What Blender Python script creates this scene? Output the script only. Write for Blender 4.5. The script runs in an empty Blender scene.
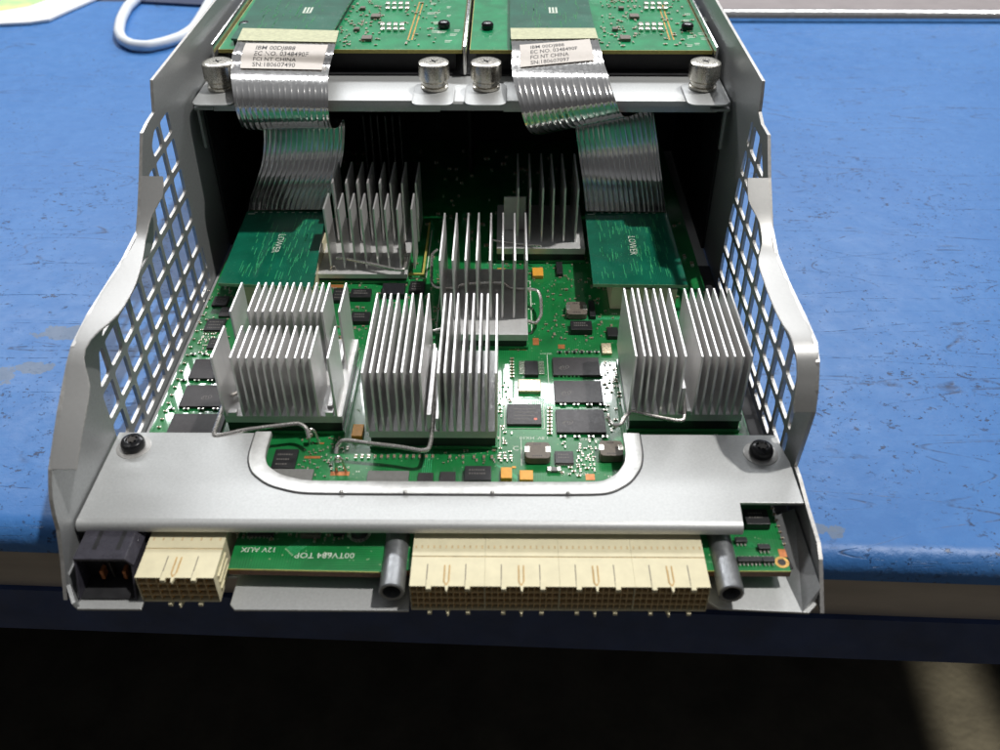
import bpy, bmesh, math, random
from mathutils import Vector, Matrix
random.seed(7)
S = 0.01                      # everything below is written in centimetres
col = bpy.context.scene.collection
sc = bpy.context.scene

# ---------------------------------------------------------------- camera
CAM = Vector((1.97794, -21.77229, 24.03234)); FPX = 925.91
R = Matrix(((0.9999823, -0.0041669, 0.0042464), (0.0059177, 0.6230971, -0.7821221), (0.0006131, 0.7821334, 0.6231107)))
cd = bpy.data.cameras.new('camera'); cam = bpy.data.objects.new('camera', cd); col.objects.link(cam)
cam.matrix_world = Matrix.Translation(CAM*S) @ R.to_4x4()
cd.sensor_width = 36; cd.lens = FPX/1000*36; cd.clip_start = 0.005; cd.clip_end = 50
cd.dof.use_dof = True; cd.dof.focus_distance = 0.40; cd.dof.aperture_fstop = 15
sc.camera = cam

# a measured pixel becomes a point on a known plane of the real thing (board, wall, table ...)
def ray(p): return R @ Vector(((p[0]-500)/FPX, -(p[1]-375)/FPX, -1))
def PZ(px, py, z): r = ray((px, py)); return CAM + r*((z-CAM.z)/r.z)
def PX(px, py, x): r = ray((px, py)); return CAM + r*((x-CAM.x)/r.x)
def PY(px, py, y): r = ray((px, py)); return CAM + r*((y-CAM.y)/r.y)

# ---------------------------------------------------------------- materials
def nodes(name):
    m = bpy.data.materials.new(name); m.use_nodes = True
    nt = m.node_tree; b = nt.nodes['Principled BSDF']
    tc = nt.nodes.new('ShaderNodeTexCoord'); mp = nt.nodes.new('ShaderNodeMapping')
    mp.inputs['Scale'].default_value = (100, 100, 100)
    nt.links.new(tc.outputs['Object'], mp.inputs['Vector'])
    return m, nt, b, mp.outputs['Vector']
def noise(nt, vec, scale, detail=4, rough=.55, stretch=None, rot=None):
    if stretch or rot:
        q = nt.nodes.new('ShaderNodeMapping'); q.inputs['Scale'].default_value = stretch or (1, 1, 1)
        q.inputs['Rotation'].default_value = rot or (0, 0, 0)
        nt.links.new(vec, q.inputs['Vector']); vec = q.outputs['Vector']
    n = nt.nodes.new('ShaderNodeTexNoise'); n.inputs['Scale'].default_value = scale
    n.inputs['Detail'].default_value = detail; n.inputs['Roughness'].default_value = rough
    nt.links.new(vec, n.inputs['Vector']); return n.outputs['Fac']
def rng(nt, f, a, b, c=0., d=1., smooth=False):
    n = nt.nodes.new('ShaderNodeMapRange')
    if smooth: n.interpolation_type = 'SMOOTHSTEP'
    for i, v in enumerate((a, b, c, d)): n.inputs[i+1].default_value = v
    nt.links.new(f, n.inputs[0]); return n.outputs[0]
def mixc(nt, f, a, b):
    n = nt.nodes.new('ShaderNodeMix'); n.data_type = 'RGBA'
    nt.links.new(f, n.inputs[0])
    for i, v in ((6, a), (7, b)):
        if isinstance(v, tuple): n.inputs[i].default_value = (*v, 1)
        else: nt.links.new(v, n.inputs[i])
    return n.outputs[2]
def math_(nt, op, a, b):
    n = nt.nodes.new('ShaderNodeMath'); n.operation = op; n.use_clamp = True
    for i, v in enumerate((a, b)):
        if isinstance(v, (int, float)): n.inputs[i].default_value = v
        else: nt.links.new(v, n.inputs[i])
    return n.outputs[0]
def bump(nt, b, h, dist, strength=1.):
    n = nt.nodes.new('ShaderNodeBump'); n.inputs['Distance'].default_value = dist; n.inputs['Strength'].default_value = strength
    nt.links.new(h, n.inputs['Height']); nt.links.new(n.outputs[0], b.inputs['Normal'])
def plain(name, c, rough=.5, metal=0., var=.12, scale=3., bmp=0., bscale=20, spec=.5, coat=0., rv=.08, stretch=None):
    m, nt, b, v = nodes(name)
    f = noise(nt, v, scale, 5, .6, stretch)
    lo = tuple(x*(1-var) for x in c); hi = tuple(min(1, x*(1+var)) for x in c)
    nt.links.new(mixc(nt, rng(nt, f, .3, .7), lo, hi), b.inputs['Base Color'])
    nt.links.new(rng(nt, noise(nt, v, scale*2.3, 4), .3, .7, max(.02, rough-rv), rough+rv), b.inputs['Roughness'])
    b.inputs['Metallic'].default_value = metal; b.inputs['Specular IOR Level'].default_value = spec
    b.inputs['Coat Weight'].default_value = coat; b.inputs['Coat Roughness'].default_value = .12
    if bmp: bump(nt, b, noise(nt, v, bscale, 3, .6, stretch), bmp*S)
    return m
M = {}
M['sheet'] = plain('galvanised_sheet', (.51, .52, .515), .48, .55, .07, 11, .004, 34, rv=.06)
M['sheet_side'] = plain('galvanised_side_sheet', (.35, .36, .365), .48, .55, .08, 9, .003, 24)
M['hem'] = plain('folded_hem_sheet', (.46, .46, .45), .44, .55, .03, 8, .003, 34, rv=.03)
M['cut'] = plain('cut_steel_edge', (.52, .51, .49), .42, .7, .15, 6)
M['rim'] = plain('worn_folded_rim', (.62, .62, .60), .38, .6, .12, 3, .004, 12)
M['seam'] = plain('dark_seam', (.07, .07, .075), .5, .3)
M['alu'] = plain('extruded_aluminium', (.80, .79, .78), .38, .62, .05, 2, .003, 14, rv=.05, stretch=(1, 1, .15))
M['alu_base'] = plain('heat_sink_base_aluminium', (.66, .66, .65), .42, .35, .06, 4, .003, 20)
M['shaded_alu'] = plain('shade_darkened_aluminium', (.035, .035, .038), .4, .3, .1, 4)  # aluminium with the rear bay's shade put into its colour
M['wire'] = plain('spring_wire', (.76, .73, .69), .24, .85, .05, 4)
M['nickel'] = plain('nickel_plate', (.70, .67, .60), .24, .95, .18, 9, .003, 30)
M['tube'] = plain('cast_tube_metal', (.30, .31, .32), .36, .75, .2, 2.5, .006, 18)
M['bore'] = plain('tube_bore', (.04, .035, .03), .5, .3)
M['blk'] = plain('black_plastic', (.018, .018, .022), .38, 0, .3, 5, .004, 25)
M['pwr'] = plain('dark_violet_grey_plastic', (.042, .040, .052), .30, 0, .2, 3, .003, 25)
M['screw'] = plain('black_oxide_screw', (.012, .012, .014), .22, .3, .3, 8)
M['chip'] = plain('chip_epoxy', (.040, .036, .038), .42, 0, .14, 6, .003, 45)
M['chip2'] = plain('dark_chip_epoxy', (.018, .018, .02), .4, 0, .2, 6, .003, 45)
M['grey'] = plain('grey_thermal_pad', (.20, .20, .19), .6, 0, .1, 5)
M['ind'] = plain('inductor_ferrite', (.16, .135, .11), .55, 0, .16, 8, .006, 40)
M['beige'] = plain('ivory_connector_plastic', (.71, .65, .44), .42, 0, .06, 2, spec=.4)
M['beige_d'] = plain('ivory_cavity_plastic', (.62, .47, .25), .6, 0, .3, 9)
M['latch'] = plain('amber_latch', (.52, .33, .12), .5, 0, .1, 5)
M['cav'] = plain('cavity_inside', (.035, .017, .008), .6, 0, .4, 9)
M['gold'] = plain('gold_contact', (.85, .50, .16), .3, .9, .2, 9)
M['copper'] = plain('bare_copper', (.60, .22, .08), .4, .5, .2, 9)
M['edge'] = plain('laminate_edge', (.16, .075, .035), .6, 0, .25, 7)
M['edge_y'] = plain('laminate_rim', (.45, .40, .10), .5, 0, .2, 9)
M['tin'] = plain('tinned_lead', (.78, .76, .68), .28, .85, .2, 12)
M['tant'] = plain('tantalum_capacitor', (.85, .40, .05), .42, 0, .1, 9)
M['cer'] = plain('ceramic_capacitor', (.32, .22, .13), .5, 0, .25, 12)
M['xtal'] = plain('crystal_lid', (.78, .66, .45), .3, .5, .08, 6)
M['silk'] = plain('white_silkscreen', (.62, .68, .58), .6, 0, .1, 12)
M['silk_dim'] = plain('thin_silkscreen', (.22, .42, .22), .6, 0, .2, 12)
M['mark'] = plain('laser_mark', (.15, .14, .13), .6, 0, .2, 12)
M['trace'] = plain('masked_copper_trace', (.016, .24, .07), .3, 0, .15, 4, coat=.3)
M['trace_u'] = plain('masked_copper_trace_bright', (.05, .38, .16), .3, 0, .15, 4, coat=.3)
M['red'] = plain('red_paint_dot', (.75, .20, .14), .5)
M['tape'] = plain('yellow_tape', (.56, .57, .36), .45, 0, .15, 5)
M['label'] = plain('paper_label', (.66, .61, .56), .6, 0, .04, 4)
M['ink'] = plain('black_print', (.02, .018, .018), .6)
M['ribbon'] = plain('foil_ribbon_cable', (.84, .83, .81), .15, .95, .08, 2.2, rv=.04, stretch=(1, .2, .2))
M['ribbon_back'] = plain('foil_ribbon_reverse_shaded', (.13, .11, .085), .32, .5, .15, 1.2, stretch=(4, .2, .2))  # reverse of the foil, darkened to carry the rear bay's shade
M['lip'] = plain('polished_lip', (.85, .84, .83), .18, .9, .1, 2)
M['traygrey'] = plain('pale_grey_panel', (.27, .24, .24), .55, .1, .08, .5)
M['white'] = plain('white_plastic', (.78, .79, .80), .45, 0, .05, 2)
M['cable'] = plain('white_cable_sheath', (.74, .78, .82), .45, 0, .05, 2)
M['band'] = plain('brown_grey_edge_strip', (.44, .38, .32), .42, .1, .25, .35, .01, 6, stretch=(.2, 1, 1))
M['beam'] = plain('dark_blue_beam', (.020, .042, .125), .5, 0, .3, .4)
M['navy'] = plain('navy_laminate', (.02, .035, .09), .5)
M['dark'] = plain('black_parts_and_shade', (.012, .012, .014), .55, 0, .3, 1)  # plain black for dark parts, and for shade painted in as panels

def pcb(name, c, vias, tex=1.0):
    m, nt, b, v = nodes(name)
    big = noise(nt, v, .9, 3)
    base = mixc(nt, rng(nt, big, .35, .65), tuple(x*.82 for x in c), tuple(x*1.18 for x in c))
    # copper routing seen through the solder mask: bundles of fine parallel lines in patches
    w = nt.nodes.new('ShaderNodeTexWave'); w.wave_type = 'BANDS'; w.bands_direction = 'X'
    w.inputs['Scale'].default_value = 3.4*tex; w.inputs['Distortion'].default_value = .6; w.inputs['Detail'].default_value = 1
    w.inputs['Detail Scale'].default_value = .6; nt.links.new(v, w.inputs['Vector'])
    w2 = nt.nodes.new('ShaderNodeTexWave'); w2.wave_type = 'BANDS'; w2.bands_direction = 'Y'
    w2.inputs['Scale'].default_value = 3.1*tex; w2.inputs['Distortion'].default_value = .5; nt.links.new(v, w2.inputs['Vector'])
    p1 = rng(nt, noise(nt, v, .55, 2), .52, .58); p2 = rng(nt, noise(nt, v, .5, 2, .5, None, (0, 0, 1.1)), .53, .6)
    l1 = math_(nt, 'MULTIPLY', rng(nt, w.outputs[1] if False else w.outputs['Fac'], .72, .9), p1)
    l2 = math_(nt, 'MULTIPLY', rng(nt, w2.outputs['Fac'], .75, .9), p2)
    ln = math_(nt, 'MAXIMUM', l1, l2)
    base = mixc(nt, rng(nt, ln, 0, 1, 0, .42), base, tuple(min(1, x*1.7+.01) for x in c))
    vo = nt.nodes.new('ShaderNodeTexVoronoi'); vo.inputs['Scale'].default_value = 4.2*tex; nt.links.new(v, vo.inputs['Vector'])
    dot = math_(nt, 'MULTIPLY', rng(nt, vo.outputs['Distance'], .10, .16, 1, 0), rng(nt, noise(nt, v, .8, 2, .5), .50, .56))
    base = mixc(nt, rng(nt, dot, 0, 1, 0, .8), base, vias)
    nt.links.new(base, b.inputs['Base Color'])
    b.inputs['Roughness'].default_value = .3; b.inputs['Coat Weight'].default_value = 1.; b.inputs['Coat Roughness'].default_value = .05
    bump(nt, b, math_(nt, 'MAXIMUM', ln, noise(nt, v, 1.1, 2)), .004*S)
    return m
M['pcb'] = pcb('green_solder_mask', (.009, .185, .045), (.30, .42, .22))
M['pcb_top'] = pcb('bright_green_solder_mask', (.006, .30, .11), (.45, .60, .35), 1.4)
M['pcb_teal'] = pcb('teal_solder_mask', (.004, .13, .075), (.10, .33, .20), 1.2)

def blue_paint():
    m, nt, b, v = nodes('chipped_blue_bench_paint')
    c = mixc(nt, rng(nt, noise(nt, v, .08, 5, .6), .3, .7), (.041, .158, .425), (.054, .184, .465))
    c = mixc(nt, rng(nt, noise(nt, v, 1.2, 6, .7), .45, .75, 0, .35), c, (.09, .25, .56))
    # fine dark chips, gathered in clusters
    near = rng(nt, noise(nt, v, .11, 4, .65), .43, .60)
    spk = rng(nt, noise(nt, v, 1.9, 5, .72, (1, 1.3, 1), (0, 0, .25)), .602, .622)
    gy = nt.nodes.new('ShaderNodeSeparateXYZ'); nt.links.new(v, gy.inputs[0])
    wear = rng(nt, gy.outputs['Y'], -12, 26, 1, .15)
    near = rng(nt, math_(nt, 'MULTIPLY', near, wear), .25, .6)
    spk = math_(nt, 'MULTIPLY', spk, near)
    spk2 = math_(nt, 'MULTIPLY', rng(nt, noise(nt, v, 5.5, 3, .6), .645, .67), rng(nt, noise(nt, v, .3, 3), .42, .55))
    spk = math_(nt, 'MAXIMUM', spk, spk2)
    # long hairline scratches in three directions
    sc_ = None
    for rz, k, th in ((.72, .9, .012), (-.18, .7, .010), (1.25, .55, .010), (-.62, .6, .009)):
        q = nt.nodes.new('ShaderNodeMapping'); q.inputs['Rotation'].default_value = (0, 0, rz); q.inputs['Scale'].default_value = (.035, k*.35, 1)
        nt.links.new(v, q.inputs['Vector'])
        n = nt.nodes.new('ShaderNodeTexNoise'); n.inputs['Scale'].default_value = 1; n.inputs['Detail'].default_value = 1.5
        nt.links.new(q.outputs[0], n.inputs['Vector'])
        d = nt.nodes.new('ShaderNodeMath'); d.operation = 'SUBTRACT'; nt.links.new(n.outputs['Fac'], d.inputs[0]); d.inputs[1].default_value = .5
        a = nt.nodes.new('ShaderNodeMath'); a.operation = 'ABSOLUTE'; nt.links.new(d.outputs[0], a.inputs[0])
        line = rng(nt, a.outputs[0], 0, th*.30, 1, 0)
        line = math_(nt, 'MULTIPLY', line, rng(nt, noise(nt, v, .12*k, 3, .6, None, (0, 0, rz)), .44, .54))
        line = math_(nt, 'MULTIPLY', line, rng(nt, noise(nt, v, 1.6, 3, .7), .42, .6))
        sc_ = line if sc_ is None else math_(nt, 'MAXIMUM', sc_, line)
    mask = math_(nt, 'MAXIMUM', spk, sc_)
    c = mixc(nt, rng(nt, mask, 0, 1, 0, .85), c, (.018, .030, .075))
    # three patches where the paint has rubbed away to grey
    geo = nt.nodes.new('ShaderNodeNewGeometry')
    for (px, py, rx, ry) in ((66, 333, 1.55, .62), (34, 368, .8, .5), (-10, 376, 1.2, .8), (812, 529, 1.0, .35), (834, 532, .45, .4)):
        p = PZ(px, py, -1.05)*S
        s = nt.nodes.new('ShaderNodeVectorMath'); s.operation = 'SUBTRACT'; nt.links.new(geo.outputs['Position'], s.inputs[0]); s.inputs[1].default_value = p
        q = nt.nodes.new('ShaderNodeVectorMath'); q.operation = 'MULTIPLY'; nt.links.new(s.outputs[0], q.inputs[0]); q.inputs[1].default_value = (100/rx, 100/ry, 0)
        l = nt.nodes.new('ShaderNodeVectorMath'); l.operation = 'LENGTH'; nt.links.new(q.outputs[0], l.inputs[0])
        ad = nt.nodes.new('ShaderNodeMath'); ad.operation = 'ADD'; nt.links.new(l.outputs['Value'], ad.inputs[0])
        nt.links.new(rng(nt, noise(nt, v, 1.3, 6, .7), .2, .8, -.75, .75), ad.inputs[1])
        c = mixc(nt, rng(nt, ad.outputs[0], .86, .96, .85, 0), c, (.13, .18, .26))
    nt.links.new(c, b.inputs['Base Color'])
    nt.links.new(rng(nt, noise(nt, v, .9, 5, .6), .3, .7, .36, .50), b.inputs['Roughness'])
    h = math_(nt, 'SUBTRACT', math_(nt, 'MULTIPLY', noise(nt, v, 2.2, 5, .6), .55), math_(nt, 'MULTIPLY', mask, .3))
    bump(nt, b, h, .09*S, .35)
    bn = [n for n in nt.nodes if n.type == 'BUMP'][0]; sz = nt.nodes.new('ShaderNodeSeparateXYZ'); nt.links.new(geo.outputs['Position'], sz.inputs[0])
    nt.links.new(rng(nt, sz.outputs['Z'], (TZ-.12)*S, (TZ-.02)*S, 1., .35), bn.inputs['Strength']); b.inputs['Specular IOR Level'].default_value = .38
    return m
TZ = -1.05
M['blue'] = blue_paint()
def rib_mat():
    m, nt, b, v = nodes('concrete_floor')
    nt.links.new(mixc(nt, rng(nt, noise(nt, v, .12, 6, .65), .3, .7), (.045, .040, .028), (.10, .09, .065)), b.inputs['Base Color'])
    b.inputs['Roughness'].default_value = .8
    bump(nt, b, noise(nt, v, 1.2, 5), .05*S); return m
M['floor'] = rib_mat()
def mat_print():
    m, nt, b, v = nodes('printed_mat')
    nt.links.new(mixc(nt, rng(nt, noise(nt, v, .35, 3), .42, .6), (.70, .72, .30), (.42, .62, .30)), b.inputs['Base Color'])
    b.inputs['Roughness'].default_value = .6; return m
M['print'] = mat_print()

# ---------------------------------------------------------------- mesh builder
class MB:
    def __init__(s): s.v = []; s.f = []; s.mi = []; s.cur = 0
    def add(s, vs, fs):
        n = len(s.v); s.v += [Vector(x) for x in vs]
        for f in fs: s.f.append([n+i for i in f]); s.mi.append(s.cur)
        return s
    def box(s, x0, x1, y0, y1, z0, z1):
        return s.add([(x, y, z) for z in (z0, z1) for y in (y0, y1) for x in (x0, x1)],
                     [(0, 2, 3, 1), (4, 5, 7, 6), (0, 1, 5, 4), (2, 6, 7, 3), (0, 4, 6, 2), (1, 3, 7, 5)])
    def hexa(s, lo, hi):          # lo, hi: four corners each, same winding
        return s.add(list(lo)+list(hi), [(3, 2, 1, 0), (4, 5, 6, 7)]+[(i, (i+1) % 4, (i+1) % 4+4, i+4) for i in range(4)])
    def prism(s, pts, vec):       # planar polygon extruded by vec
        n = len(pts); a = [Vector(p) for p in pts]; b_ = [p+Vector(vec) for p in a]
        return s.add(a+b_, [tuple(range(n-1, -1, -1)), tuple(range(n, 2*n))]+[(i, (i+1) % n, (i+1) % n+n, i+n) for i in range(n)])
    def lathe(s, c, prof, n=28, axis='z', cap=True):
        c = Vector(c); vs = []
        for r, h in prof:
            for k in range(n):
                a = 2*math.pi*k/n; p = (r*math.cos(a), r*math.sin(a), h)
                if axis == 'y': p = (p[0], h, p[1])
                if axis == 'x': p = (h, p[0], p[1])
                vs.append(c+Vector(p))
        fs = []
        for j in range(len(prof)-1):
            for k in range(n):
                fs.append((j*n+k, j*n+(k+1) % n, (j+1)*n+(k+1) % n, (j+1)*n+k))
        if cap: fs += [tuple(range(n-1, -1, -1)), tuple(range((len(prof)-1)*n, len(prof)*n))]
        return s.add(vs, fs)
    def tube(s, pts, r, n=10, smooth=6):
        pts = [Vector(p) for p in pts]
        if smooth:
            q = []
            P = [pts[0]]+pts+[pts[-1]]
            for i in range(1, len(P)-2):
                for k in range(smooth):
                    t = k/smooth; a, b_, c_, d = P[i-1], P[i], P[i+1], P[i+2]
                    # tight corners: blend linear and catmull-rom
                    cr = .5*((2*b_)+(c_-a)*t+(2*a-5*b_+4*c_-d)*t*t+(3*b_-a-3*c_+d)*t**3)
                    q.append(cr*.55+(b_.lerp(c_, t))*.45)
            q.append(pts[-1]); pts = q
        vs = []; up = None
        for i, p in enumerate(pts):
            t = (pts[min(i+1, len(pts)-1)]-pts[max(i-1, 0)]).normalized()
            if up is None:
                up = Vector((0, 0, 1)) if abs(t.z) < .9 else Vector((0, 1, 0))
            u = t.cross(up).normalized(); up = u.cross(t).normalized()
            for k in range(n):
                a = 2*math.pi*k/n; vs.append(p+u*r*math.cos(a)+up*r*math.sin(a))
        fs = [(i*n+k, i*n+(k+1) % n, (i+1)*n+(k+1) % n, (i+1)*n+k) for i in range(len(pts)-1) for k in range(n)]
        fs += [tuple(range(n-1, -1, -1)), tuple(range((len(pts)-1)*n, len(pts)*n))]
        return s.add(vs, fs)
    def build(s, name, mat, parent=None, bev=0, smooth=False, label=None, seg=2, kind=None, ang=.6):
        me = bpy.data.meshes.new(name); o = bpy.data.objects.new(name, me)
        org = Vector((0, 0, 0))
        if parent is not None: org = ORG[parent.name]
        else:
            xs = [min(v[i] for v in s.v) for i in range(3)]; xe = [max(v[i] for v in s.v) for i in range(3)]
            org = Vector(((xs[0]+xe[0])/2, (xs[1]+xe[1])/2, xs[2])); o.location = org*S
        ORG[o.name] = org
        me.from_pydata([(v-org)*S for v in s.v], [], s.f)
        for m in (mat if isinstance(mat, (list, tuple)) else [mat]): me.materials.append(M[m])
        me.polygons.foreach_set('material_index', s.mi)
        bm = bmesh.new(); bm.from_mesh(me); bmesh.ops.recalc_face_normals(bm, faces=bm.faces)
        if bev:
            es = [e for e in bm.edges if len(e.link_faces) == 2 and e.calc_face_angle(0) > .5]
            bmesh.ops.bevel(bm, geom=es, offset=bev*S, segments=seg, affect='EDGES', profile=.5, clamp_overlap=True)
        if smooth:
            for f in bm.faces: f.smooth = True
            for e in bm.edges: e.smooth = len(e.link_faces) == 2 and e.calc_face_angle(0) < ang
        bm.to_mesh(me); bm.free(); me.update()
        col.objects.link(o)
        if parent is not None: o.parent = parent
        if label: o['label'] = label
        if kind: o['kind'] = kind
        return o
ORG = {}
def thing(name, loc, label, cat, group=None):
    o = bpy.data.objects.new(name, None); col.objects.link(o); o.empty_display_size = .01
    o.location = Vector(loc)*S; ORG[o.name] = Vector(loc)
    o['label'] = label; o['category'] = cat
    if group: o['group'] = group
    return o
def tag(o, label, cat, group=None):
    o['label'] = label; o['category'] = cat
    if group: o['group'] = group
    return o
def sheet2d(mb, outline, holes, fn, th):
    """polygon with holes, thickness th, fn(a,b,c)->xyz"""
    cu = bpy.data.curves.new('tmp', 'CURVE'); cu.dimensions = '2D'; cu.fill_mode = 'BOTH'; cu.extrude = th/2
    for pl in [outline]+holes:
        sp = cu.splines.new('POLY'); sp.points.add(len(pl)-1)
        for i, p in enumerate(pl): sp.points[i].co = (p[0], p[1], 0, 1)
        sp.use_cyclic_u = True
    ob = bpy.data.objects.new('tmp', cu); col.objects.link(ob)
    bpy.context.view_layer.update()
    me = ob.to_mesh()
    bm = bmesh.new(); bm.from_mesh(me); bmesh.ops.remove_doubles(bm, verts=bm.verts, dist=1e-4)
    mb.add([fn(*v.co) for v in bm.verts], [[v.index for v in f.verts] for f in bm.faces])
    bm.free(); ob.to_mesh_clear(); bpy.data.objects.remove(ob); bpy.data.curves.remove(cu)
def text2d(body, size, bold=0.0, align='LEFT'):
    cu = bpy.data.curves.new('tmp', 'FONT'); cu.body = body; cu.size = size; cu.offset = bold; cu.resolution_u = 2; cu.align_x = align
    ob = bpy.data.objects.new('tmp', cu); col.objects.link(ob); bpy.context.view_layer.update()
    me = ob.to_mesh(); vs = [tuple(v.co) for v in me.vertices]; fs = [tuple(p.vertices) for p in me.polygons]
    ob.to_mesh_clear(); bpy.data.objects.remove(ob); bpy.data.curves.remove(cu)
    return vs, fs
def put_text(mb, body, size, org, u, v, bold=0.):
    vs, fs = text2d(body, size, bold); org, u, v = Vector(org), Vector(u), Vector(v)
    mb.add([org+u*a+v*b for a, b, c in vs], fs)
def clip_poly(sub, cell):
    out = sub
    for i in range(len(cell)):
        a, b = cell[i], cell[(i+1) % len(cell)]
        ins = lambda p: (b[0]-a[0])*(p[1]-a[1])-(b[1]-a[1])*(p[0]-a[0]) >= 0
        inp, out = out, []
        for j in range(len(inp)):
            p, q = inp[j], inp[(j+1) % len(inp)]
            ip, iq = ins(p), ins(q)
            if ip != iq:
                d = (b[0]-a[0])*(q[1]-p[1])-(b[1]-a[1])*(q[0]-p[0])
                t = ((b[0]-a[0])*(a[1]-p[1])-(b[1]-a[1])*(a[0]-p[0]))/d if abs(d) > 1e-9 else 0
                x = (p[0]+(q[0]-p[0])*t, p[1]+(q[1]-p[1])*t)
                if ip: out += [p, x] if False else [x]
                else: out += [x]
            if iq: out.append(q)
        if not out: return []
    return out
def area(p): return .5*sum(p[i][0]*p[(i+1) % len(p)][1]-p[(i+1) % len(p)][0]*p[i][1] for i in range(len(p)))
def cleanp(p, d=.02):
    q = []
    for a in p:
        if not q or math.hypot(a[0]-q[-1][0], a[1]-q[-1][1]) > d: q.append(a)
    if len(q) > 1 and math.hypot(q[0][0]-q[-1][0], q[0][1]-q[-1][1]) <= d: q.pop()
    return q
def roundp(pts, r, n=4):
    out = []; N = len(pts)
    for i in range(N):
        a, b, c = Vector(pts[i-1][:2]), Vector(pts[i][:2]), Vector(pts[(i+1) % N][:2])
        d1 = (a-b); d2 = (c-b); rr = min(r if not isinstance(r, dict) else r.get(i, 0), d1.length*.45, d2.length*.45)
        if rr < 1e-3: out.append(tuple(b)); continue
        p0 = b+d1.normalized()*rr; p2 = b+d2.normalized()*rr
        for k in range(n+1):
            t = k/n; out.append(tuple(p0*(1-t)**2+b*2*t*(1-t)+p2*t*t))
    return out

# ================================================================ WORKBENCH and floor
TZ = -1.05
bench = thing('workbench', (0, 20, -75), 'blue painted workbench top with chipped and scratched paint under the metal chassis', 'workbench')
fx = lambda x: .60-.0370*(x+15)      # the bench front runs slightly askew
def bench_prof(x):
    yf = fx(x); pr = []
    for k in range(9):
        a = math.pi/2*k/8; pr.append((yf+.85-.85*math.sin(a), TZ-.75+.75*math.cos(a)))
    pr.append((yf, TZ-1.15)); return pr
m = MB(); xs = [-95+2.5*i for i in range(84)]; rows = []
for x in xs:
    pr = [(62.2 if x < 25 else 60.5, TZ), (40, TZ), (20, TZ), (8, TZ), (4, TZ), (2.6, TZ)]+bench_prof(x)+[(fx(x)+.3, TZ-1.15)]
    rows.append([(x, y, z) for y, z in pr])
n = len(rows[0]); vs = [p for r_ in rows for p in r_]
m.add(vs, [(i*n+j, (i+1)*n+j, (i+1)*n+j+1, i*n+j+1) for i in range(len(xs)-1) for j in range(n-1)])
m.build('painted_top', 'blue', bench, smooth=True)
def strip(y0, y1, z0, z1):
    m = MB(); a, b = -95, 110
    m.hexa([(a, fx(a)+y0, z0), (b, fx(b)+y0, z0), (b, fx(b)+y1, z0), (a, fx(a)+y1, z0)],
           [(a, fx(a)+y0, z1), (b, fx(b)+y0, z1), (b, fx(b)+y1, z1), (a, fx(a)+y1, z1)]); return m
strip(.32, 3.0, -4.55, TZ-1.0).build('edge_strip', 'band', bench)
strip(.10, 6, -7.0, -4.56).build('front_beam', 'beam', bench)
m = MB(); m.box(-95, 110, 7, 64, -4.4, TZ-.02); m.build('core_board', 'navy', bench)
m = MB(); m.box(-94, 109, 62.6, 63.6, -74.9, -4.5); m.build('rear_light_blocker', 'navy', bench)  # unseen panel added to keep light from behind off the floor
m = MB(); m.box(-94, -93, 8, 62.5, -74.9, -4.5); m.build('end_light_blocker', 'navy', bench)  # unseen panel added to shut out light at the left end
m = MB()
for x in (-85, 92):
    for y in (6, 56): m.box(x, x+5, y, y+5, -75, -4.41)
m.build('leg', 'beam', bench)
m = MB(); m.box(-400, 400, -300, 400, -76, -75); f = m.build('floor', 'floor'); f['kind'] = 'structure'

# metal-edged pale panel behind the bench, at the top right
t = thing('metal_edged_panel', (60, 66, TZ), 'long pale grey panel with a polished metal lip behind the blue bench', 'panel')
m = MB(); a = PZ(700, 22, TZ); y0 = 57.0
prof = [(y0, TZ+.03), (y0, TZ+.35), (y0+.1, TZ+.6), (y0+.3, TZ+.8), (y0+.7, TZ+.9), (y0+.7, TZ+.03)]
m.prism([(15, y, z) for y, z in prof], (100, 0, 0)); m.build('polished_lip', 'lip', t, bev=.08, smooth=True)
m = MB(); m.box(15, 115, y0+.72, y0+30, TZ+.03, TZ+.88); m.build('grey_panel', 'traygrey', t)

# white printed mat and cable at the top left
t = thing('printed_mat', (-50, 66, TZ), 'white mat with a yellow green print at the far left of the bench', 'mat')
out = [PZ(-120, 36, TZ), PZ(0, 27, TZ), PZ(30, 25.5, TZ), PZ(50, 22.5, TZ), PZ(66, 15, TZ), PZ(100, 0, TZ), PZ(125, -14, TZ), PZ(-150, -20, TZ)]
m = MB(); m.prism([(p.x, p.y, TZ+.02) for p in out], (0, 0, .3)); m.build('mat_base', 'white', t, bev=.1, smooth=True)
out = [PZ(-120, 20, TZ), PZ(0, 15, TZ), PZ(30, 10, TZ), PZ(52, 2, TZ), PZ(75, -9, TZ), PZ(-120, -19, TZ)]
m = MB(); m.prism([(p.x, p.y, TZ+.325) for p in out], (0, 0, .02)); m.build('printed_area', 'print', t)
pts = [PZ(x, y, TZ+.45) for x, y in ((214, -6), (203, 14), (193, 29), (181, 37), (165, 42.5), (148, 46), (133, 45), (123, 40), (119, 32), (121, 20), (127, 8), (135, 0), (148, -9), (170, -16))]
m = MB(); m.tube(pts, .42, 12); tag(m.build('white_cable', 'cable', smooth=True), 'white cable bent in a loop on the bench behind the chassis', 'cable')
m = MB(); q = [PZ(128, 4, TZ), PZ(212, 18, TZ), PZ(216, -14, TZ), PZ(140, -14, TZ)]
q = [PZ(140, 4, TZ), PZ(212, 8, TZ), PZ(225, -14, TZ), PZ(150, -14, TZ)]
m.prism([(p.x, p.y, TZ+.02) for p in q], (0, 0, .25)); tag(m.build('slab', 'navy', bev=.05), 'dark blue slab standing in for likely shade on the bench inside the white cable loop', 'slab')  # dark piece standing in for a strip that read as shadow behind the cable

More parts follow.
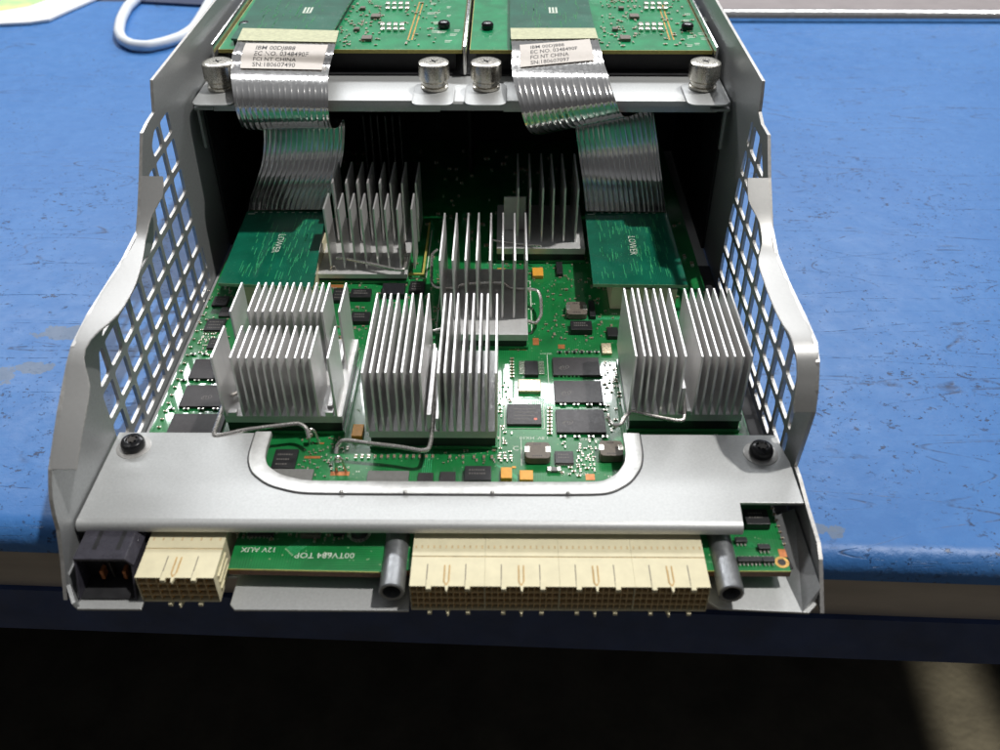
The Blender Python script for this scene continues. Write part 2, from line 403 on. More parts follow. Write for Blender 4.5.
# ================================================================ CHASSIS
ch = thing('chassis', (0, 10, -.92), 'galvanised steel server chassis with perforated side walls, open top and front bridge plate', 'server chassis')
WX = 12.35; WT = .13
# floor tray with the notches under the connectors
tray = [(-12.3, 33), (-12.3, -2.35), (-11.95, -2.95), (-9.85, -2.95), (-9.85, -1.6), (-6.98, -1.6), (-6.98, -2.75), (-6.8, -2.95), (-1.1, -2.95),
        (-1.1, -1.4), (8.75, -1.4), (8.75, -2.55), (9.05, -2.8), (11.95, -2.95), (12.3, -2.6), (12.3, 33)]
m = MB(); sheet2d(m, tray, [], lambda a, b, c: (a, b, -.85+c), .1); m.build('floor_tray', 'sheet', ch, bev=.02)
# small turned-up lips of the tray at both front corners
m = MB(); m.hexa([(-12.3, -2.35, -.8), (-12.18, -2.4, -.8), (-12.18, 2, -.8), (-12.3, 2, -.8)], [(-12.42, -2.1, -.1), (-12.3, -2.1, -.1), (-12.3, 2, -.1), (-12.42, 2, -.1)])
m.hexa([(-12.3, -2.35, -.8), (-11.97, -2.96, -.8), (-11.87, -2.86, -.8), (-12.18, -2.3, -.8)], [(-12.40, -2.35, -.35), (-12.05, -2.96, -.55), (-11.95, -2.86, -.55), (-12.28, -2.3, -.35)])
m.build('tray_lip', 'sheet_side', ch, bev=.02); m = MB()
m.hexa([(11.72, -2.93, -.79), (12.28, -2.5, -.79), (12.28, 1, -.79), (11.2, 1, -.79)], [(11.74, -2.93, -.78), (12.29, -2.5, -.1), (12.29, 1, -.1), (11.22, 1, -.78)])
m.build('corner_gusset', 'sheet_side', ch, bev=.02)

# the top edge of each wall is bent inwards: (y, z, flange width)
FLANGE = {-1: [(11.64, 7.38, 0.8), (11.38, 7.11, 0.84), (11.11, 6.84, 0.83), (10.84, 6.56, 0.64), (10.57, 6.29, 0.45), (10.28, 6.04, 0.36), (9.95, 5.83, 0.34), (9.4, 5.74, 0.4), (8.85, 5.7, 0.52), (8.29, 5.68, 0.63), (7.72, 5.67, 0.74), (7.15, 5.68, 0.84), (6.59, 5.69, 0.92), (6.05, 5.7, 0.97), (5.53, 5.7, 0.98), (5.03, 5.7, 0.98), (4.53, 5.7, 0.93), (4.08, 5.67, 0.78), (3.64, 5.63, 0.56), (3.22, 5.58, 0.42), (2.82, 5.51, 0.37), (2.48, 5.4, 0.4), (2.19, 5.24, 0.5), (1.91, 5.06, 0.64), (1.63, 4.9, 0.76), (1.35, 4.73, 0.79), (1.07, 4.57, 0.8), (0.79, 4.41, 0.8), (0.26, 4.08, 0.78), (-0.24, 3.74, 0.77), (-0.74, 3.38, 0.76)],
          1: [(11.66, 7.38, 0.78), (11.43, 7.17, 0.79), (11.21, 6.97, 0.8), (10.99, 6.77, 0.78), (10.76, 6.56, 0.66), (10.54, 6.36, 0.51), (10.31, 6.17, 0.4), (10.07, 6.0, 0.36), (9.76, 5.84, 0.36), (9.45, 5.7, 0.39), (9.08, 5.59, 0.52), (8.65, 5.54, 0.67), (8.19, 5.52, 0.75), (7.72, 5.51, 0.78), (7.27, 5.51, 0.79), (6.8, 5.52, 0.81), (6.34, 5.53, 0.83), (5.88, 5.55, 0.84), (5.44, 5.56, 0.84), (5.0, 5.58, 0.84), (4.58, 5.59, 0.82), (4.16, 5.6, 0.78), (3.77, 5.6, 0.7), (3.4, 5.57, 0.68), (3.1, 5.51, 0.67), (2.85, 5.4, 0.64), (2.68, 5.23, 0.62), (2.51, 5.04, 0.61), (2.38, 4.83, 0.6), (2.25, 4.62, 0.61), (2.12, 4.41, 0.63), (2.02, 4.18, 0.64), (1.93, 3.93, 0.64), (1.85, 3.68, 0.6)]}
def wall(side, out_px, rear, reg, y0, z0, dy, dz):
    X = side*WX
    o2 = [(PX(a, b, X).y, PX(a, b, X).z) for a, b in out_px]+rear
    o2 = cleanp(o2)
    if area(o2) < 0: o2 = o2[::-1]
    region = reg if area(reg) > 0 else reg[::-1]
    holes = []
    for i in range(-12, 12):
        for j in range(-4, 6):
            a, b = y0+i*dy+.13, y0+(i+1)*dy-.13; c, d = z0+j*dz+.13, z0+(j+1)*dz-.13
            cell = [(a, c), (b, c), (b, d), (a, d)]
            h = cleanp(clip_poly(region, cell))
            if len(h) < 3 or abs(area(h)) < .12: continue
            h = roundp(h, .16, 3)
            holes.append(h)
    m = MB(); sheet2d(m, o2, holes, lambda a, b, c: (X+side*(WT/2)+c, a, b), WT)
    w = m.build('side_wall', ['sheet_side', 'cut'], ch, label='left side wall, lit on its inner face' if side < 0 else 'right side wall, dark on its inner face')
    for f in w.data.polygons:
        if abs(f.normal.x) < .3: f.material_index = 1
    # hem: the folded edge, a closed rounded strip lying on the inner face
    fl = FLANGE[side]
    ho = [Vector((X, y, z)) for y, z, w_ in fl]; hi = [Vector((X-side*w_, y, z)) for y, z, w_ in fl]
    m = MB(); NN = len(ho); vs = []
    for i, (a, b) in enumerate(zip(ho, hi)):
        t_ = (ho[min(i+1, NN-1)]-ho[max(i-1, 0)]); nn = t_.cross(b-a).normalized()
        nn = nn*(-side)
        w1 = Vector((side*WT, 0, 0)); dn = (b-a).normalized()
        vs += [a-nn*.16+w1*1.03, a-nn*.07+w1*1.0, a-nn*.015+w1*.7, a+nn*.004+dn*.04, b+nn*.004, b-nn*.09, a-nn*.11+dn*.1, a-nn*.16+w1*.3]
    k = 8
    fs = [(i*k+j, (i+1)*k+j, (i+1)*k+(j+1) % k, i*k+(j+1) % k) for i in range(NN-1) for j in range(k)]
    fs += [tuple(range(k)), tuple((NN-1)*k+j for j in range(k))]
    m.add(vs, fs); hm = m.build('folded_hem', 'hem', ch, smooth=True, ang=.5)
    m = MB(); m.tube([Vector((b.x, b.y, b.z-.03)) for b in hi], .032, 6, 0); m.build('cut_edge', 'cut', hm, smooth=True)
# left wall
wall(-1, [(153, 80), (153.6, 92), (155, 112), (149, 121), (143, 133), (142, 176), (140.5, 210), (139, 231), (124.4, 260), (90.4, 314), (74.5, 346), (70, 364), (61, 410), (52, 470), (52, 485), (53, 500), (56, 516), (60, 530), (64, 560), (67.5, 600)],
     [(-2.3, -.9), (32, -.9), (32, 10.0)],
     [(15.9, 8.3), (13.9, 8.25), (12.35, 7.2), (12.0, 5.2), (10.8, 4.6), (7.6, 4.75), (5.7, 4.95), (4.35, 4.35), (3.55, 3.0), (3.55, -.5), (16.4, -.5), (16.1, 4)],
     11.78, 2.97, 1.41, 1.42)
wall(1, [(762, 81), (760.5, 96), (758.5, 112), (761, 124), (767.5, 135), (768, 178), (770, 227), (775, 254), (786, 281), (803, 317), (813.5, 341.6), (816, 362), (815, 390), (812, 413), (803, 440), (794, 466)],
     [(1.5, .9), (.45, .75), (-1.2, .62), (-1.7, .35), (-2.9, -.9), (32, -.9), (32, 10.0)],
     [(15.35, 8.3), (13.75, 8.3), (12.45, 7.2), (12.3, 5.5), (11.3, 4.9), (9.8, 4.3), (7.5, 4.35), (5.4, 4.55), (4.3, 4.3), (3.55, 3.2), (3.3, 2.3), (3.3, -.5), (16.9, -.5), (16.0, 4)],
     10.80, 2.75, 1.41, 1.38)
# black panels painting in the bay's shade along the rear walls and far wall
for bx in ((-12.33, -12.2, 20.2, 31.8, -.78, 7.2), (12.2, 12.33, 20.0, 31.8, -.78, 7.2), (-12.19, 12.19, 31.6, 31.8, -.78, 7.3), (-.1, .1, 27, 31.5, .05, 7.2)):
    m = MB(); m.box(*bx); m.build('bay_shade_panel', 'dark', ch)

# front bridge plate with its U cut-out
PLZ = .97
A = PZ(255, 431, PLZ); B = PZ(638, 435, PLZ)
yb = 3.68
U = [(-7.2, yb), (-7.2, 2.3), (-6.9, 1.55), (-6.2, .95), (-5.2, .62), (-4.4, .56), (5.0, .56), (5.7, .66), (6.4, 1.15), (6.85, 1.9), (6.98, 2.6), (6.98, yb)]
outl = [(-12.28, -.62), (9.98, -.62), (10.05, .25), (12.22, .25), (12.22, 2.2), (12.0, yb)]+U[::-1]+[(-12.28, yb)]
m = MB(); sheet2d(m, outl, [], lambda a, b, c: (a, b, PLZ-.06+c), .12)
plate = m.build('bridge_plate', 'sheet', ch, bev=.02)
m = MB()      # bent front edge
pr = [(-.6, PLZ), (-.72, PLZ-.02), (-.82, PLZ-.08), (-.88, PLZ-.18), (-.89, PLZ-.34), (-.77, PLZ-.34), (-.76, PLZ-.2), (-.7, PLZ-.14), (-.6, PLZ-.12)]
m.prism([(-12.28, y, z-.001) for y, z in pr], (22.25, 0, 0)); m.build('bent_front_edge', 'sheet', plate, smooth=True)
m = MB()      # raised rim round the cut-out
Ui = []
Uv = [Vector((a, b, 0)) for a, b in U]
ctr = Vector((0, 6, 0)); prof = [(.03, -.02), (.03, .045), (.05, .06), (.595, .065), (.625, .045), (.63, -.13), (.55, -.13), (.40, -.02)]
Us = []
for i in range(len(Uv)-1):
    for kk in range(4): Us.append(Uv[i].lerp(Uv[i+1], kk/4))
Us.append(Uv[-1])
for _ in range(2):
    Us = [Us[0]]+[(Us[i-1]+Us[i]*2+Us[i+1])/4 for i in range(1, len(Us)-1)]+[Us[-1]]
vs = []
for i, p in enumerate(Us):
    t_ = (Us[min(i+1, len(Us)-1)]-Us[max(i-1, 0)]).normalized(); nrm = Vector((-t_.y, t_.x, 0))
    for a, h in prof: vs.append(p+nrm*(a-.04)+Vector((0, 0, PLZ+.003+h)))
k = len(prof)
fs = [(i*k+j, (i+1)*k+j, (i+1)*k+(j+1) % k, i*k+(j+1) % k) for i in range(len(Us)-1) for j in range(k)]+[tuple(range(k)), tuple((len(Us)-1)*k+j for j in range(k))]
m.add(vs, fs); m.build('raised_rim', 'rim', plate, smooth=True)
m = MB(); vs = []
for i, p in enumerate(Us):
    t_ = (Us[min(i+1, len(Us)-1)]-Us[max(i-1, 0)]).normalized(); nrm = Vector((-t_.y, t_.x, 0))
    vs += [p-nrm*.065+Vector((0, 0, PLZ+.0015)), p+nrm*.012+Vector((0, 0, PLZ+.004))]
m.add(vs, [(2*i, 2*i+1, 2*i+3, 2*i+2) for i in range(len(Us)-1)]); m.build('seam', 'seam', plate)
m = MB()      # dimples in the step below the rim
for x in (-3.6, -1.4, 1.6, 4.2):
    m = MB(); m.lathe((x, .60, PLZ+.06), [(.07, -.06), (.07, .05), (.03, .08)], 10); m.build("dimple", "cut", plate, smooth=True)
for px, py in ((132, 441), (762, 447.5)):
    c = PZ(px, py, PLZ+.3)
    m = MB(); m.lathe((c.x, c.y, PLZ), [(.62, .0), (.62, .02), (.58, .03)], 30); w_ = m.build('washer_ring', 'cut', ch, smooth=True)
    m = MB(); pr = [(.40, .03), (.43, .08), (.43, .22), (.38, .34), (.30, .385), (.22, .39), (.19, .33)]
    m.lathe((c.x, c.y, PLZ), pr, 32)
    sx = []
    for q in range(24):
        a = 2*math.pi*q/24; r0 = .155+.04*math.cos(6*a); sx.append((c.x+r0*math.cos(a), c.y+r0*math.sin(a), PLZ+.392))
    o = m.build('plate_screw', 'screw', ch, smooth=True)
    m = MB(); m.prism(sx, (0, 0, .004)); m.build('socket', 'bore', o)

# cross bar under the upper cards, with tabs, hooks and knurled thumbscrews
BZ = 7.45
m = MB()
pr = [(22.2, BZ), (19.3, BZ), (19.16, BZ-.03), (19.08, BZ-.12), (19.06, BZ-.42), (19.18, BZ-.42), (19.2, BZ-.16), (22.2, BZ-.12)]
m.prism([(-12.28, y, z) for y, z in pr], (24.55, 0, 0)); bar = m.build('cross_bar', 'sheet', ch, smooth=True)
m = MB(); m.box(-11.4, -1.0, 18.98, 19.05, BZ-.46, BZ+.03); m.box(-11.4, -1.0, 18.98, 21.6, BZ+.005, BZ+.075); m.build('cover_strip', 'sheet', bar, bev=.03, smooth=True)
m = MB(); m.box(1.9, 11.7, 18.99, 19.05, BZ-.46, BZ+.03); m.box(1.9, 11.7, 18.99, 21.6, BZ+.005, BZ+.075); m.build('cover_strip', 'sheet', bar, bev=.03, smooth=True)
for sx in (-1, 1):
    m = MB(); x0, x1 = (11.35, 12.2) if sx > 0 else (-12.2, -11.35)
    m.box(x0, x1, 18.7, 19.5, BZ-.30, BZ-.16)
    a, b = (11.98, 12.1) if sx > 0 else (-12.1, -11.98)
    m.prism([(a, 18.72, BZ-.3), (a, 18.95, BZ-.3), (a, 18.95, BZ-2.1), (a, 18.8, BZ-2.2), (a, 18.7, BZ-2.1)], (b-a, 0, 0))
    m.build('hook_bracket', 'sheet_side', bar, bev=.02)
kn = []
for px, py in ((217, 61), (433.5, 61), (486, 61), (706, 61)):
    c = PZ(px, py, BZ+1.43)
    kn.append(c)
for c in kn:
    tb = MB(); tb.prism([(c.x+a, c.y+b, BZ+.08) for a, b in roundp([(-.95, -2.0), (.95, -2.0), (.95, .6), (-.95, .6)], .45, 5)], (0, 0, .09)); 
    tb.build('screw_tab', 'sheet', bar, bev=.02, smooth=True)
    k_ = thing('thumbscrew', (c.x, c.y, BZ+.17), '', 'thumbscrew', 'knurled thumbscrews along the cross bar')
    kn[kn.index(c)] = k_
    m = MB(); N = 72; prof = [(.70, .33), (.77, .37), (.79, .45), (.79, .85), (.76, .93), (.66, .965), (.5, .97)]
    vs = []
    for j, (r, h) in enumerate(prof):
        for q in range(N):
            rr = r-(.028 if (q % 2 and 2 <= j <= 3) else 0); a = 2*math.pi*q/N
            vs.append((c.x+.91*rr*math.cos(a), c.y+.91*rr*math.sin(a), BZ+.17+h*1.3))
    m.add(vs, [(j*N+q, j*N+(q+1) % N, (j+1)*N+(q+1) % N, (j+1)*N+q) for j in range(len(prof)-1) for q in range(N)]+[tuple(range(N-1, -1, -1)), tuple(range((len(prof)-1)*N, len(prof)*N))])
    hd = m.build('knurled_head', 'nickel', k_, smooth=True)
    m = MB(); zt = BZ+.17+.972*1.3
    for a in (.5, .5+math.pi/2):
        ux, uy = math.cos(a), math.sin(a)
        m.prism([(c.x+ux*p-uy*q, c.y+uy*p+ux*q, zt) for p, q in ((-.2, -.035), (.2, -.035), (.2, .035), (-.2, .035))], (0, 0, .003 if a < 1 else .006))
    m.build('cross_slot', 'screw', hd)
    m = MB(); m.lathe((c.x, c.y, BZ+.17), [(.60, 0), (.64, .05), (.64, .15), (.54, .19), (.54, .26), (.60, .29), (.60, .38), (.56, .43)], 36); m.build('collar', 'nickel', k_, smooth=True)
for k_, l in zip(kn, ('nickel knurled thumbscrew at the left end of the cross bar', 'nickel knurled thumbscrew, left one of the middle pair on the cross bar',
                      'nickel knurled thumbscrew, right one of the middle pair on the cross bar', 'nickel knurled thumbscrew at the right end of the cross bar by the right wall')):
    k_['label'] = l

# ---- upper carrier trays and cards
CZ = 8.6
def smd(mb, x, y, z, w, d, h, mats=(0, 1), rot=0):
    """passive: body with two bright ends"""
    L = w/2; e = w*.28
    if rot:
        mb.cur = mats[1]; mb.box(x-d/2, x+d/2, y-L, y-L+e, z, z+h); mb.box(x-d/2, x+d/2, y+L-e, y+L, z, z+h); mb.cur = mats[0]; mb.box(x-d/2+.002, x+d/2-.002, y-L+e, y+L-e, z, z+h*.95)
    else:
        mb.cur = mats[1]; mb.box(x-L, x-L+e, y-d/2, y+d/2, z, z+h); mb.box(x+L-e, x+L, y-d/2, y+d/2, z, z+h); mb.cur = mats[0]; mb.box(x-L+e, x+L-e, y-d/2+.002, y+d/2-.002, z, z+h*.95)
    mb.cur = 0
for side, (x0, x1) in (('left', (-11.75, -.12)), ('right', (.30, 11.85))):
    yf = 22.55; ye = 44
    cr = thing('carrier_tray', ((x0+x1)/2, 33, 7.5), f'{side} upper metal carrier tray with bright rails round its green card', 'carrier tray', 'carrier trays above the rear bay')
    m = MB(); m.box(x0-.25, x1+.1, 22.25, ye, 7.4, 7.52)
    m.build('tray_floor', 'dark', cr)
    for xx in (x0-.30, x1+.09):
        m = MB(); m.box(xx, xx+.13, 22.3 if xx < x0 else 22.1, ye, 7.54, CZ+.32); m.build('rail', 'lip', cr, bev=.04, smooth=True)
    m = MB(); m.box(x0+.3, x1-.3, 22.9, 23.2, 7.54, CZ-.2); m.build('standoff_bar', 'dark', cr)
    cd_ = thing('upper_card', ((x0+x1)/2, 33, CZ-.17), f'bright green circuit card in the {side} upper carrier tray behind the thumbscrews', 'circuit card', 'upper circuit cards')
    m = MB(); m.box(x0, x1, yf, ye, CZ-.15, CZ); bd = m.build('card_board', 'pcb_top', cd_)
    m = MB(); m.box(x0-.02, x1+.02, yf-.03, yf-.001, CZ-.17, CZ+.004); m.box(x0-.03, x0-.001, yf, ye, CZ-.16, CZ+.006); m.box(x1+.001, x1+.03, yf, ye, CZ-.16, CZ+.006)
    m.build('card_rim', 'edge_y', cd_)
    # the dark overlay card of the ribbon connector
    if side == 'left': q = [(231, 38.5), (326, 42), (358, -12), (265, -14)]
    else: q = [(510, 38), (597, 38), (585, -14), (510, -14)]
    m = MB(); q = [PZ(a, b, CZ+.35) for a, b in q]; m.prism([(p.x, p.y, CZ+.25) for p in q], (0, 0, .1))
    ov = thing('ribbon_connector_card', (q[0].x+2, q[0].y+3, CZ), f'dark teal connector card on the {side} upper card above the ribbon cable', 'circuit card', 'teal connector cards on the upper cards')
    m.build('card_board', 'pcb_teal', ov); m = MB(); m.prism([(p.x*.98+(q[0].x+q[2].x)/2*.02, p.y+.15, CZ+.003) for p in q], (0, 0, .245)); m.build('connector_body', 'blk', ov)
    m = MB()
    for i in range(60):
        a = q[0].lerp(q[1], random.uniform(.12, .85)); y = a.y+random.uniform(.6, 8); x = a.x+(q[3].x-q[0].x)*(y-a.y)/(q[3].y-q[0].y)
        ln = random.uniform(.3, 1.2); m.box(x, x+.035, y, y+ln, CZ+.352, CZ+.356)
    m.build('copper_lines', 'trace', ov, kind='stuff')
    mc = PZ(308 if side == 'left' else 553, 10, CZ+.36)
    m = MB(); 
    for k2 in range(3): m.box(mc.x-.22+k2*.17, mc.x-.12+k2*.17, mc.y-.45, mc.y+.45, CZ+.357, CZ+.36)
    m.box(mc.x-.22, mc.x+.22, mc.y-.5, mc.y-.42, CZ+.357, CZ+.361); m.build('white_marking', 'silk', ov)
    # components
    dx = 0 if side == 'left' else None
    pins = ((245, 25), (444, 24)) if side == 'left' else ((487.5, 25), (687.5, 26))
    for px, py in pins:
        c = PZ(px, py, CZ+.2); m = MB(); m.lathe((c.x, c.y, CZ), [(.28, 0), (.31, .08), (.31, .24), (.24, .34), (.12, .37)], 24)
        m.build('black_pin_cap', 'screw', cd_, smooth=True)
    base = Vector((345, 0)) if side == 'left' else Vector((600, 0))
    def bp(a, b):   # a in 0..120 px right of the overlay card, b row
        px = (345 if side == 'left' else 603)+a; return PZ(px, b, CZ)
    mc_ = MB()
    for gy in (6, 27):
        for i in range(4):
            for kx in range(2):
                c = bp(43+i*6.5-(gy-6)*.25, gy+kx*4.5-1); mq = MB(); mq.box(c.x-.11, c.x+.11, c.y-.2, c.y+.22, CZ+.003, CZ+.14); mq.build('tinned_pad', 'tin', cd_, bev=.03, smooth=True)
    for px, py, s_ in ((31, 18, .24), (22, 40, .25), (18, 10, .14), (12, 31, .14)):
        c = bp(px, py); m = MB(); m.box(c.x-s_, c.x+s_, c.y-s_*1.1, c.y+s_*1.1, CZ+.003, CZ+.16); m.build('small_chip', 'ind', cd_, bev=.02)
    for i in range(130):
        if i < 90: a, b = random.uniform(-2, 40), random.uniform(0, 47)
        else: a, b = random.uniform(60, 96), random.uniform(0, 46)
        c = bp(a-b*.1, b); w_ = random.choice((.12, .16, .2)); smd(mc_, c.x, c.y, CZ+.003, w_, w_*.55, .06, (0, 1), random.random() < .5)
    mc_.build('small_components', ['cer', 'tin'], cd_, kind='stuff')
    m = MB()
    a = bp(74, 2); b = bp(62, 40)
    if side == 'right': a, b = bp(55, 5), bp(66, 40)
    for k2 in range(2):
        m.hexa([(a.x+k2*.2, a.y, CZ+.004), (a.x+.07+k2*.2, a.y, CZ+.004), (b.x+.07+k2*.2, b.y, CZ+.004), (b.x+k2*.2, b.y, CZ+.004)], [(a.x+k2*.2, a.y, CZ+.008), (a.x+.07+k2*.2, a.y, CZ+.008), (b.x+.07+k2*.2, b.y, CZ+.008), (b.x+k2*.2, b.y, CZ+.008)])
    m.build('gold_guard_line', 'gold', cd_)
    m = MB()
    for i in range(14):
        c = bp(random.uniform(78, 112) if side == 'left' else random.uniform(80, 108), random.uniform(2, 46)); wv = random.uniform(.2, .5)
        m.box(c.x, c.x+wv, c.y, c.y+.08, CZ+.004, CZ+.007); m.box(c.x, c.x+wv*.8, c.y-.2, c.y-.13, CZ+.004, CZ+.007)
    m.build('printed_designators', 'silk', cd_, kind='stuff')

# ================================================================ MAIN BOARD
bt = .27
board = thing('main_circuit_board', (0, 12, -bt), 'large dark green circuit board on the floor of the chassis carrying chips and capacitors', 'circuit board')
bo = [(-7.1, -1.92), (-2.1, -2.02), (-.8, -1.9), (8.5, -1.9), (11.45, -1.9), (11.45, 31.4), (-11.72, 31.4), (-11.72, .4), (-7.1, .4)]
m = MB(); sheet2d(m, bo, [], lambda a, b, c: (a, b, -bt/2+c), bt); m.build('board_panel', 'pcb', board)
m = MB()
def edge_band(p, q, z0, z1, t_=.012):
    d = (Vector(q)-Vector(p)).normalized(); n_ = Vector((d.y, -d.x))
    a, b = Vector(p)+n_*.001, Vector(q)+n_*.001; c, e = a+n_*t_, b+n_*t_
    m.hexa([(a.x, a.y, z0), (b.x, b.y, z0), (e.x, e.y, z0), (c.x, c.y, z0)], [(a.x, a.y, z1), (b.x, b.y, z1), (e.x, e.y, z1), (c.x, c.y, z1)])
for p, q in ((bo[0], bo[1]), (bo[1], bo[2]), (bo[2], bo[4]), (bo[4], bo[5]), (bo[6], bo[7])): edge_band(p, q, -bt, -.05)
m.build('laminate_edge', 'edge', board)
m = MB()
for p, q in ((bo[0], bo[1]), (bo[3], bo[4])): m = MB(); edge_band(p, q, -.047, .004, .02); m.build('board_rim', 'edge_y', board)

placed = []
def chip(l, t_, r, b_, h, mat, name='chip', bev=.015, label=None, mark=True):
    p0 = PZ(l, b_, h); p1 = PZ(r, b_, h); p2 = PZ((l+r)/2, t_, h)
    y0 = (p0.y+p1.y)/2; m = MB(); m.box(p0.x, p1.x, y0, p2.y, .004, h); placed.append((p0.x, p1.x, y0, p2.y))
    return m.build(name, mat, board, bev=bev, label=label), (p0.x, p1.x, y0, p2.y)
ram = [(553.5, 357.3, 600.5, 375), (555.2, 380.7, 603.5, 402.3), (557, 409.3, 606.3, 432.3),
       (187.5, 359, 232, 378.4), (178, 385, 228, 406.4), (166, 413.6, 220, 433)]
for i, (l, t_, r, b_) in enumerate(ram):
    o, (x0, x1, y0, y1) = chip(l, t_, r, b_, .13, 'chip', 'memory_chip')
    m = MB()
    if i < 3 or i == 4:
        cx_, cy_ = x0+(x1-x0)*(.24 if i < 3 else .5), y0+(y1-y0)*.42
        N = 26; vs = []
        for q in range(N):
            a = 2*math.pi*q/N
            for rr in (.85, 1.): 
                ex, ey = .22*rr*math.cos(a), .13*rr*math.sin(a); vs.append((cx_+ex*.94-ey*.35, cy_+ex*.35+ey*.94, .1315))
        m.add(vs, [(2*q, 2*q+1, (2*q+3) % (2*N), (2*q+2) % (2*N)) for q in range(N) if q not in (4, 5, 17)])
        for k2 in range(3): m.box(cx_-.14+k2*.1, cx_-.11+k2*.1, cy_-.06, cy_+.08, .1305, .1318)
        m.box(cx_-.14, cx_+.09, cy_+.06, cy_+.08, .1305, .1318)
        m.build('printed_mark', 'mark', o)
    # decoupling capacitors in front of and behind the chip
for i, (l, t_, r, b_) in enumerate(ram):
    n_ = 6 if i in (0, 1) else 4
    for k2 in range(n_):
        px = l+6+(r-l-10)*k2/(n_-1); 
        for yy in ([t_-4.0] if i != 2 and i < 3 else [t_-3.6]):
            c = PZ(px, yy, 0); placed.append((c.x-.1, c.x+.1, c.y-.1, c.y+.1))
            m = MB(); m.cur = 0; smd(m, c.x, c.y, .004, .24, .1, .09, (0, 1), 0); m.build('capacitor', ['chip2', 'tin'], board)
for k2 in range(4):
    c = PZ(563+k2*14, 438, 0); m = MB(); smd(m, c.x, c.y, .004, .24, .1, .09, (0, 1), 0); m.build('capacitor', ['chip2', 'tin'], board)
o, bb = chip(507, 404, 541.7, 424, .14, 'chip', 'controller_chip')
m = MB()
for k2 in range(4): m.box(bb[0]+.28, bb[0]+.28+(.85, .95, .8, .6)[k2], bb[3]-.32-k2*.2, bb[3]-.28-k2*.2, .1405, .1418)
m.build('printed_mark', 'mark', o)
m = MB(); m.lathe((bb[1]-.23, bb[2]+.3, .141), [(.07, 0), (.07, .004)], 16); m.build('red_dot', 'red', o)
chip(525, 360.5, 538.5, 374.5, .17, 'chip2', 'leaded_chip')
m = MB()
for k2 in range(9):
    y = PZ(530, 361.5+k2*1.5, .05).y
    for sx, px in ((-1, 525), (1, 538.5)):
        x = PZ(px, 368, .1).x; a, b = sorted((x+sx*.005, x+sx*.24)); m.box(a, b, y-.025, y+.025, .006, .05)
m.build('chip_leads', 'tin', board)
chip(518.3, 379, 541, 391, .16, 'xtal', 'oscillator', .03)
chip(602.3, 343, 612.3, 353, .14, 'xtal', 'oscillator', .03)
chip(558.3, 344.5, 565, 348.7, .012, 'copper', 'copper_pad', 0)
for l, t_, r, b_, s_ in ((525.3, 442, 550.6, 458, .34), (600.5, 440.5, 624, 455.5, .38), (567, 301.5, 587.5, 314, .32)):
    p0 = PZ(l, b_, s_); p1 = PZ(r, b_, s_); yb_ = PZ((l+r)/2, t_, s_).y; placed.append((p0.x, p1.x, p0.y, yb_))
    pts = roundp([(p0.x, p0.y), (p1.x, p0.y), (p1.x, yb_), (p0.x, yb_)], .17, 3)
    ind = MB(); ind.prism([(a, b, .03) for a, b in pts], (0, 0, s_-.03)); o = ind.build('power_inductor', 'ind', board, bev=.025)
    w_, d_ = p1.x-p0.x, yb_-p0.y
    for sx in (0, 1):
        m = MB(); a = p0.x-.02 if sx == 0 else p1.x-.17; m.box(a, a+.19, p0.y+d_*.36, p0.y+d_*.72, .01, s_+.012); m.build('solder_tab', 'tin', o, bev=.01)
    m = MB()
    for k2 in range(4): m.box(p0.x+w_*(.34+.08*k2), p0.x+w_*(.38+.08*k2), p0.y+d_*.82, p0.y+d_*.9, s_+.0005, s_+.002)
    for k2 in range(5): m.box(p0.x+w_*(.3+.08*k2), p0.x+w_*(.34+.08*k2), p0.y+d_*.1, p0.y+d_*.18, s_+.0005, s_+.002)
    m.build('printed_mark', 'chip2', o)
for l, t_, r, b_, h in ((555.3, 451, 574, 463, .12), (464, 465.7, 491, 480, .25), (417, 472.5, 432.5, 484, .12), (439, 471.5, 455, 484, .12), (270.5, 449, 294, 468, .14),
                        (203, 318.5, 222, 330, .14), (206, 338, 224, 348, .14), (211, 296, 226, 305, .12), (350, 311.6, 369, 321, .22), (349.5, 288.5, 370, 297, .26),
                        (331, 288, 346, 300, .2), (556.8, 261.5, 563.2, 273.5, .2), (571, 320.5, 592.6, 329.5, .3), (608, 327, 619, 336, .2), (352, 268, 372, 276, .15), (409, 281, 424, 291, .2),
                        (747, 509, 771, 524, .3), (247, 528, 273, 535, .12), (333, 527, 344, 533.5, .15), (218, 307, 232, 316, .12), (590, 300, 596, 316, .2), (440, 328, 462, 338, .18)):
    o, bb = chip(l, t_, r, b_, h, 'chip2' if h > .13 else 'chip', 'chip')
    if bb[1]-bb[0] > .6 and bb[3]-bb[2] > .35:
        m = MB(); rows_ = 2 if bb[3]-bb[2] < .8 else 3; wch = bb[1]-bb[0]
        for rr in range(rows_):
            x = bb[0]+wch*.16; y = bb[3]-(bb[3]-bb[2])*(.28+.25*rr)
            while x < bb[1]-wch*(.16+.2*random.random()):
                ww = random.choice((.04, .055, .07)); m.box(x, x+ww, y-.045, y+.03, h+.0008, h+.002); x += ww+.03
        m.build('printed_mark', 'mark', o, kind='stuff')
chip(300, 526.5, 320, 535, .2, 'ind', 'chip')
chip(381, 283, 404, 294, .3, 'blk', 'header_block')
for l, t_, r, b_ in ((365.7, 470.7, 407.5, 486), (268, 468.8, 310.5, 484)): chip(l, t_, r, b_, .12, 'grey', 'grey_pad', .01)
for l, t_, r, b_, h in ((500.7, 467, 512, 478, .2), (519.6, 470, 533.2, 479.5, .2), (532.6, 267.4, 543.4, 275.5, .2), (351, 424, 362, 436, .22), (473, 271, 480, 275, .15), (497, 268, 505, 273, .15), (512, 466, 516, 468, .02)):
    chip(l, t_, r, b_, h, 'tant', 'tantalum_capacitor', .02)
